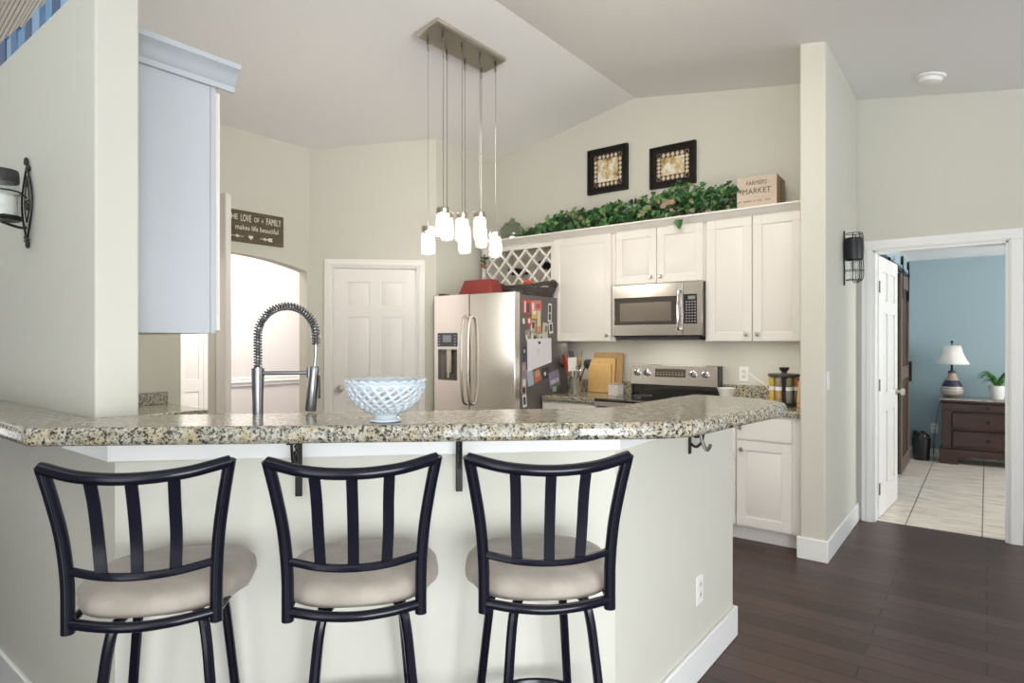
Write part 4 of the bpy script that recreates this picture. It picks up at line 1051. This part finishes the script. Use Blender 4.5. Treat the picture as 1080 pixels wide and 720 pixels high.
for x, s_ in ((-.15, -1), (.10, 1)):
    m = MB().prism([(x-s_*.035, -.0235, -.083), (x, -.0235, -.070), (x+s_*.012, -.0235, -.083), (x, -.0235, -.096)], (0, .0015, 0)).box(x-.05, x+.06, -.0235, -.022, -.085, -.081)
    if s_ > 0: m.prism([(.11, -.0235, -.083), (.13, -.0235, -.068), (.165, -.0235, -.068), (.15, -.0235, -.083), (.165, -.0235, -.098), (.13, -.0235, -.098)], (0, .0015, 0))
    m.build('arrow', LETTER, t)

# ------------------------------------------------------------------ left wall cabinet
t = thing('wall_cabinet', 'white wall cabinet with crown molding hanging behind the left wall, seen side-on', 'cabinet', (-2.30, .824, 1.40))
MB().box(-2.2, 0, 0, .305, 0, .925).build('body', mat('shade toned cabinet lacquer', (.47, .50, .54), .35), t, bevel=.002)  # grey-blue darkened so the colour carries the shade on this cabinet
MB().box(-2.2, .003, .305, .325, 0, .925).build('face_frame', mat('shade toned cabinet lacquer'), t, bevel=.002)
for k in range(5):
    o = MB().slab(.43, .90, .02, [(.06, .37, .06, .84)]).build('cabinet_door', CAB, t, bevel=.0015, seg=1); o.rotation_euler = (0, 0, PI); o.location = (-.01-k*.44, .327, .012)
pr = [(0, .925), (.012, .925), (.014, .945), (.022, .952), (.028, .97), (.045, .99), (.060, 1.0), (.062, 1.018), (0, 1.018)]
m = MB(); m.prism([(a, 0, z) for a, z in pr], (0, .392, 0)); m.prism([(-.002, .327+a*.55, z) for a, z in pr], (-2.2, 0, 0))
m.build('crown', mat('shade toned cabinet lacquer'), t)

# ------------------------------------------------------------------ left candle sconce
def sconce_left():
    x0, z0 = -2.775, 1.875
    t = thing('candle_sconce', 'black scrolled iron wall sconce holding a glass candle cup on the left wall', 'sconce', (x0, .70, z0))
    m = MB(); y = -.008
    for s_ in (-1, 1):
        m.tube(bez([(0, y, .135), (s_*.026, y, .095), (s_*.054, y, .04), (s_*.060, y, 0), (s_*.050, y, -.05), (s_*.020, y, -.105), (0, y, -.135)], 6), .0036, 6)
        m.tube(bez([(0, y, .10), (s_*.018, y, .05), (s_*.030, y, .0), (s_*.018, y, -.04), (0, y, -.07)], 5), .0022, 5)
    m.tube(spiral((-.012, y, .152), .018, 1.4, (1, 0, 0), (0, 0, 1), -1), .004, 6); m.tube(spiral((.018, y, .125), .014, 1.3, (1, 0, 0), (0, 0, 1), 2), .004, 6)
    m.tube(spiral((.010, y, -.150), .018, 1.4, (1, 0, 0), (0, 0, 1), 1), .004, 6); m.tube(spiral((-.014, y, -.125), .014, 1.3, (1, 0, 0), (0, 0, 1), 4), .004, 6)
    m.tube(spiral((.004, y, -.01), .020, 1.5, (1, 0, 0), (0, 0, 1), 1), .0035, 6); m.tube(spiral((-.01, y, .07), .014, 1.5, (1, 0, 0), (0, 0, 1), 1), .003, 6)
    m.build('scroll_plate', IRON, t)
    cx, cy = -.004, -.082
    MB().tube(bez([(0, y, -.09), (-.01, -.03, -.09), (-.03, -.07, -.075), (cx, cy, -.072)], 6), .005, 6).build('arm', IRON, t)
    MB().tube([(cx+.060*math.cos(2*PI*k/32), cy+.060*math.sin(2*PI*k/32), .028) for k in range(32)], .003, 5, closed=True).tube([(0, y, .02), (cx+.045, cy+.04, .028)], .003, 5).build('hoop', IRON, t)
    MB().lathe([(0, -.075), (.056, -.073), (.062, -.066), (.062, -.058), (0, -.060)], 28, (cx, cy, 0)).build('dish', IRON, t)
    MB().lathe([(.054, -.06), (.055, -.055), (.055, .06), (.052, .062)], 28, (cx, cy, 0)).build('glass_cup', CLEARGL, t)
    c = MB().lathe([(0, -.058), (.047, -.058), (.048, -.055), (.048, .012), (.044, .015), (0, .012)], 28); o = c.build('pillar_candle', CANDLE); o.location = (x0+cx, .70+cy, z0); tag(o, 'white pillar candle inside the glass cup of the left sconce', 'candle')
    MB().lathe([(.0, .108), (.05, .106), (.053, .09), (.053, .062), (.049, .062), (.046, .10), (0, .10)], 28, (cx, cy, 0)).build('cap', DARK, t)
sconce_left()
# hall sconce
t = thing('hall_sconce', 'black iron cage sconce with a dark band on the hall side of the stub wall', 'sconce', (-.79, 4.80, 1.95), 90)
m = MB()
for k in range(13):
    th = PI+PI*k/12
MB().lathe([(.050, -.02), (.058, -.015), (.061, .06), (.058, .13), (.050, .135)], 28, (0, -.065, 0)).build('dark_band', mat('black band enamel', (.008, .008, .012), .35), t)
m = MB()
for a in (180, 225, 270, 315, 0):
    c, s_ = math.cos(math.radians(a))*.055, math.sin(math.radians(a))*.055
    m.tube(bez([(c, -.065+s_, -.02), (c*1.05, -.065+s_*1.05, -.09), (c*.95, -.065+s_*.95, -.15), (c*.4, -.065+s_*.4, -.175)], 5), .003, 5)
    m.tube([(c, -.065+s_, .13), (c*.9, -.065+s_*.9, .165)], .003, 5)
for z, r in ((-.09, .058), (-.155, .05), (.165, .05)): m.tube([(r*math.cos(2*PI*k/24), -.065+r*math.sin(2*PI*k/24), z) for k in range(24)], .0025, 5, closed=True)
m.tube([(0, -.004, .19), (0, -.004, -.19)], .006, 6); m.tube([(0, -.004, .05), (0, -.02, .05)], .006, 6); m.tube([(0, -.004, -.10), (0, -.012, -.10)], .005, 6)
m.build('cage', IRON, t)
MB().cyl((0, -.065, -.15), (0, -.065, -.02), .028, n=16).build('glass_tube', CLEARGL, t)
MB().lathe([(.012, -.03), (.022, -.04), (.02, -.07), (0, -.10)], 14, (0, -.065, 0)).build('bulb', mat('unlit bulb', (.6, .6, .58), .2), t)

# ------------------------------------------------------------------ ledge decor on the half-height left wall
o = MB().box(-4.6, -2.30, .814, .818, 2.70, 3.0)
for k in range(25): o.box(-4.6, -2.24, .796, .815, .0, .031, Matrix.Translation((0, 0, 2.40+.041*k)) @ Matrix.Translation((-3.4, 0, 0)) @ Matrix.Rotation(math.radians(-12), 4, 'Y') @ Matrix.Translation((3.4, 0, 0)))
o.b.verts.ensure_lookup_table()
for v in o.b.verts:
    if v.co.z < 2.487: v.co.z = 2.487
o = o.build('slatted_panel', mat('beige ribbed slats', (.50, .45, .38), .7), bevel=.003)
tag(o, 'beige slatted panel standing on the ledge of the left wall at the top corner', 'panel')
BLUES = [mat('cobalt blue glaze', (.045, .16, .36), .3), mat('sky blue glaze', (.13, .30, .52), .3), mat('deep blue glaze', (.025, .07, .20), .3), mat('pale blue glaze', (.26, .42, .58), .35)]
rnd = random.Random(5); x = -3.34; k = 0
names = ['leftmost', 'second', 'third', 'fourth', 'fifth', 'sixth', 'seventh', 'eighth', 'ninth', 'tenth', 'eleventh', 'twelfth', 'thirteenth', 'fourteenth']
while x < -2.42 and k < 14:
    wd = rnd.uniform(.028, .040); hh_ = rnd.uniform(.075, .11)
    o = thing('blue_tin', '%s from the left of the small blue tins lined up on the left wall ledge' % names[k], 'tin', (x, .735, 2.4875), 0, 'blue tins on the left wall ledge')
    MB().box(-wd, wd, -.025, .025, 0, hh_).build('body', BLUES[k % 4], o, bevel=.004)
    MB().box(-wd*.6, wd*.6, -.015, .015, hh_, hh_+.016).build('lid', BLUES[(k+2) % 4], o, bevel=.003)
    x += 2*wd+.012; k += 1

# ------------------------------------------------------------------ bedroom
def barn():
    t = thing('barn_door', 'brown weathered plank barn door hanging on the left wall of the bedroom', 'sliding door', (-.725, 7.30, .03), 90)
    # local x = along +Y, local -y = toward +X
    w, h = .84, 2.03
    m = MB()
    for k in range(6): m.box(k*w/6+.002, (k+1)*w/6-.002, -.022, 0, 0, h)
    m.build('planks', BARND, t, bevel=.002)
    m = MB(); m.box(0, .11, -.042, -.022, 0, h).box(w-.11, w, -.042, -.022, 0, h).box(.11, w-.11, -.042, -.022, 0, .14).box(.11, w-.11, -.042, -.022, h-.14, h).box(.11, w-.11, -.042, -.022, .95, 1.08)
    m.build('frame_boards', BARN, t, bevel=.003)
    for x in (.12, w-.12):
        st = MB().box(x-.02, x+.02, -.050, -.042, h-.25, h+.13).build('hanger_strap', IRON, t)
        MB().lathe([(0, 0), (.045, 0), (.045, .02), (0, .02)], 20, (x, -.03, h+.14), Matrix.Rotation(PI/2, 4, 'X')).build('roller', IRON, t)
    MB().box(.75, .77, -.07, -.042, .9, 1.12).build('pull_handle', IRON, t)
barn()
t = thing('barn_door_rail', 'black steel sliding rail above the barn door', 'rail', (-.735, 5.9, 2.135), 90)
MB().box(0, 2.75, -.012, -.002, -.022, .022).build('bar', IRON, t)
for k in range(5): MB().cyl((.15+k*.6, -.03, 0), (.15+k*.6, .024, 0), .018, n=12).build('bolt', IRON, t)
def dresser():
    x0, x1, y0, y1 = -.42, .66, 8.42, 8.83
    t = thing('dresser', 'dark cherry wood dresser with marble top against the blue bedroom wall', 'dresser', (x0, y0, .004))
    w, d = x1-x0, y1-y0
    MB().box(.035, w-.035, .03, d, .15, .70).build('body', MAHO, t, bevel=.003)
    m = MB().box(0, w, -.015, d, .095, .17).box(.0, .17, -.015, .09, 0, .10).box(w-.17, w, -.015, .09, 0, .10).box(0, .17, d-.09, d, 0, .10).box(w-.17, w, d-.09, d, 0, .10)
    m.prism([(.17, -.015, .10), (.30, -.015, .10), (.17, -.015, .045)], (0, .03, 0)); m.prism([(w-.17, -.015, .10), (w-.17, -.015, .045), (w-.30, -.015, .10)], (0, .03, 0))
    m.build('base', MAHO, t, bevel=.006)
    m = MB().box(.02, .11, .0, .06, .17, .60).box(w-.11, w-.02, .0, .06, .17, .60); m.build('pilaster', MAHO, t, bevel=.006)
    MB().box(.005, w-.005, -.02, d, .685, .71).build('molding', MAHO, t, bevel=.008)
    stone = wood('grey brown marble', (.16, .14, .13), (.42, .39, .36), .2, (6, 6, 6), 3)
    MB().box(-.015, w+.015, -.03, d, .71, .733).build('marble_top', stone, t, bevel=.004)
    for z0, z1 in ((.60, .68), (.395, .58), (.19, .375)):
        dr = MB()
        if z1-z0 < .1: dr.box(.02, w-.02, -.005, .03, z0, z1)
        else:
            dr.box(.12, w-.12, .004, .03, z0, z1)
            for b_ in ((.12, w-.12, z0, z0+.018), (.12, w-.12, z1-.018, z1), (.12, .14, z0, z1), (w-.14, w-.12, z0, z1)): dr.box(b_[0], b_[1], -.012, .03, b_[2], b_[3])
        dr = dr.build('drawer', MAHO, t, bevel=.004)
        for xk in ((w*.40,) if z1-z0 < .1 else (w*.40,)):
            MB().lathe([(0, 0), (.008, 0), (.008, .012), (.018, .02), (.018, .026), (0, .032)], 16, (xk, -.003, (z0+z1)/2), Matrix.Rotation(PI/2, 4, 'X')).build('knob', IRON, dr)
dresser()
DTOP = .738
def lamp():
    t = thing('table_lamp', 'striped ceramic table lamp with white bell shade on the dresser', 'lamp', (-.315, 8.60, DTOP))
    m = mat('banded ceramic', (.5, .4, .3), .35); T, n, l, b = nt(m)
    tc = n.new('ShaderNodeTexCoord'); sp = n.new('ShaderNodeSeparateXYZ'); l.new(tc.outputs['Object'], sp.inputs[0])
    mr = n.new('ShaderNodeMapRange'); mr.inputs[1].default_value = 0; mr.inputs[2].default_value = .30; l.new(sp.outputs['Z'], mr.inputs[0])
    c = ramp(m, mr.outputs[0], [(0, (.22, .18, .14)), (.10, (.42, .36, .30)), (.28, (.62, .57, .50)), (.31, (.20, .16, .12)), (.34, (.56, .50, .43)), (.40, (.028, .026, .06)), (.64, (.40, .31, .22)), (.90, (.10, .08, .07))], 'CONSTANT')
    l.new(c, b.inputs['Base Color'])
    MB().lathe([(0, 0), (.065, 0), (.090, .02), (.108, .06), (.108, .09), (.095, .135), (.070, .19), (.048, .23), (.038, .265), (.040, .285), (.030, .30), (0, .30)], 32).build('base', m, t)
    MB().cyl((0, 0, .30), (0, 0, .38), .012, n=10).build('neck', IRON, t)
    MB().cyl((0, 0, .38), (0, 0, .61), .004, n=6).build('harp', IRON, t)
    m = MB(); n_ = 8
    pr = [(.168, .375), (.135, .43), (.105, .50), (.085, .585)]
    m.lathe(pr, n_*4, fn=lambda c: Vector((c.x*(1-.03*abs(math.sin(4*math.atan2(c.y, c.x)))), c.y*(1-.03*abs(math.sin(4*math.atan2(c.y, c.x)))), c.z)))
    o = m.build('lamp_shade', mat('cream linen shade', (.82, .79, .74), .8), t); sd = o.modifiers.new('s', 'SOLIDIFY'); sd.thickness = .003
    MB().lathe([(0, .605), (.012, .61), (.008, .62), (.013, .632), (0, .645)], 12).build('finial', IRON, t)
lamp()
def plant():
    t = thing('potted_plant', 'green strap-leaved plant in a white pot on the dresser', 'plant', (.09, 8.60, DTOP))
    MB().lathe([(0, 0), (.060, 0), (.062, .004), (.078, .14), (.080, .148), (.074, .148), (.070, .13), (0, .125)], 28).build('pot', WPLAS, t)
    rnd = random.Random(2)
    m = MB()
    for k in range(34):
        a = rnd.uniform(0, 2*PI); r = rnd.uniform(.10, .24); z = rnd.uniform(.06, .16)
        p = [(0, 0, .12), (r*.35*math.cos(a), r*.35*math.sin(a), .14+z*.8), (r*.7*math.cos(a), r*.7*math.sin(a), .14+z), (r*math.cos(a), r*math.sin(a)*.8, .14+z*.7-.02)]
        P_ = bez(p, 4); n_ = len(P_)
        m.tube(P_, [.010*(1-.85*i/(n_-1)) + .001 for i in range(n_)], 4, flat=(.25, 1))
    m.build('leaves', mat('strap leaf green', (.06, .20, .035), .4), t)
plant()
t = thing('wastebasket', 'black lumpy bag-lined bin on the bedroom floor left of the dresser', 'bin', (-.60, 8.52, .004))
m = MB().lathe([(0, 0), (.075, 0), (.08, .01), (.092, .26), (.088, .262), (.08, .24), (0, .23)], 24); m.build('bin_body', mat('black bin plastic', (.012, .011, .012), .35), t)
rnd = random.Random(9); m = MB()
for k in range(18):
    a = rnd.uniform(0, 6.28); m.tube(bez([(.08*math.cos(a), .08*math.sin(a), .24), (.07*math.cos(a+.4), .07*math.sin(a+.4), .27+rnd.random()*.06), (.03*math.cos(a+.9), .03*math.sin(a+.9), .27+rnd.random()*.05)], 4), .016, 6)
m.build('bag_folds', mat('black bag plastic', (.02, .015, .016), .25), t)
outlet('white outlet on the blue bedroom wall left of the dresser', (-.495, 8.85, .34), 0)
o = MB().tube(bez([(-.495, 8.84, .32), (-.50, 8.80, .20), (-.50, 8.79, .02), (-.49, 8.80, .15), (-.465, 8.83, .50), (-.40, 8.80, .76), (-.36, 8.68, .748)], 6), .003, 5).build('lamp_cord', DARK); tag(o, 'thin dark lamp cord hanging beside the dresser', 'cord')
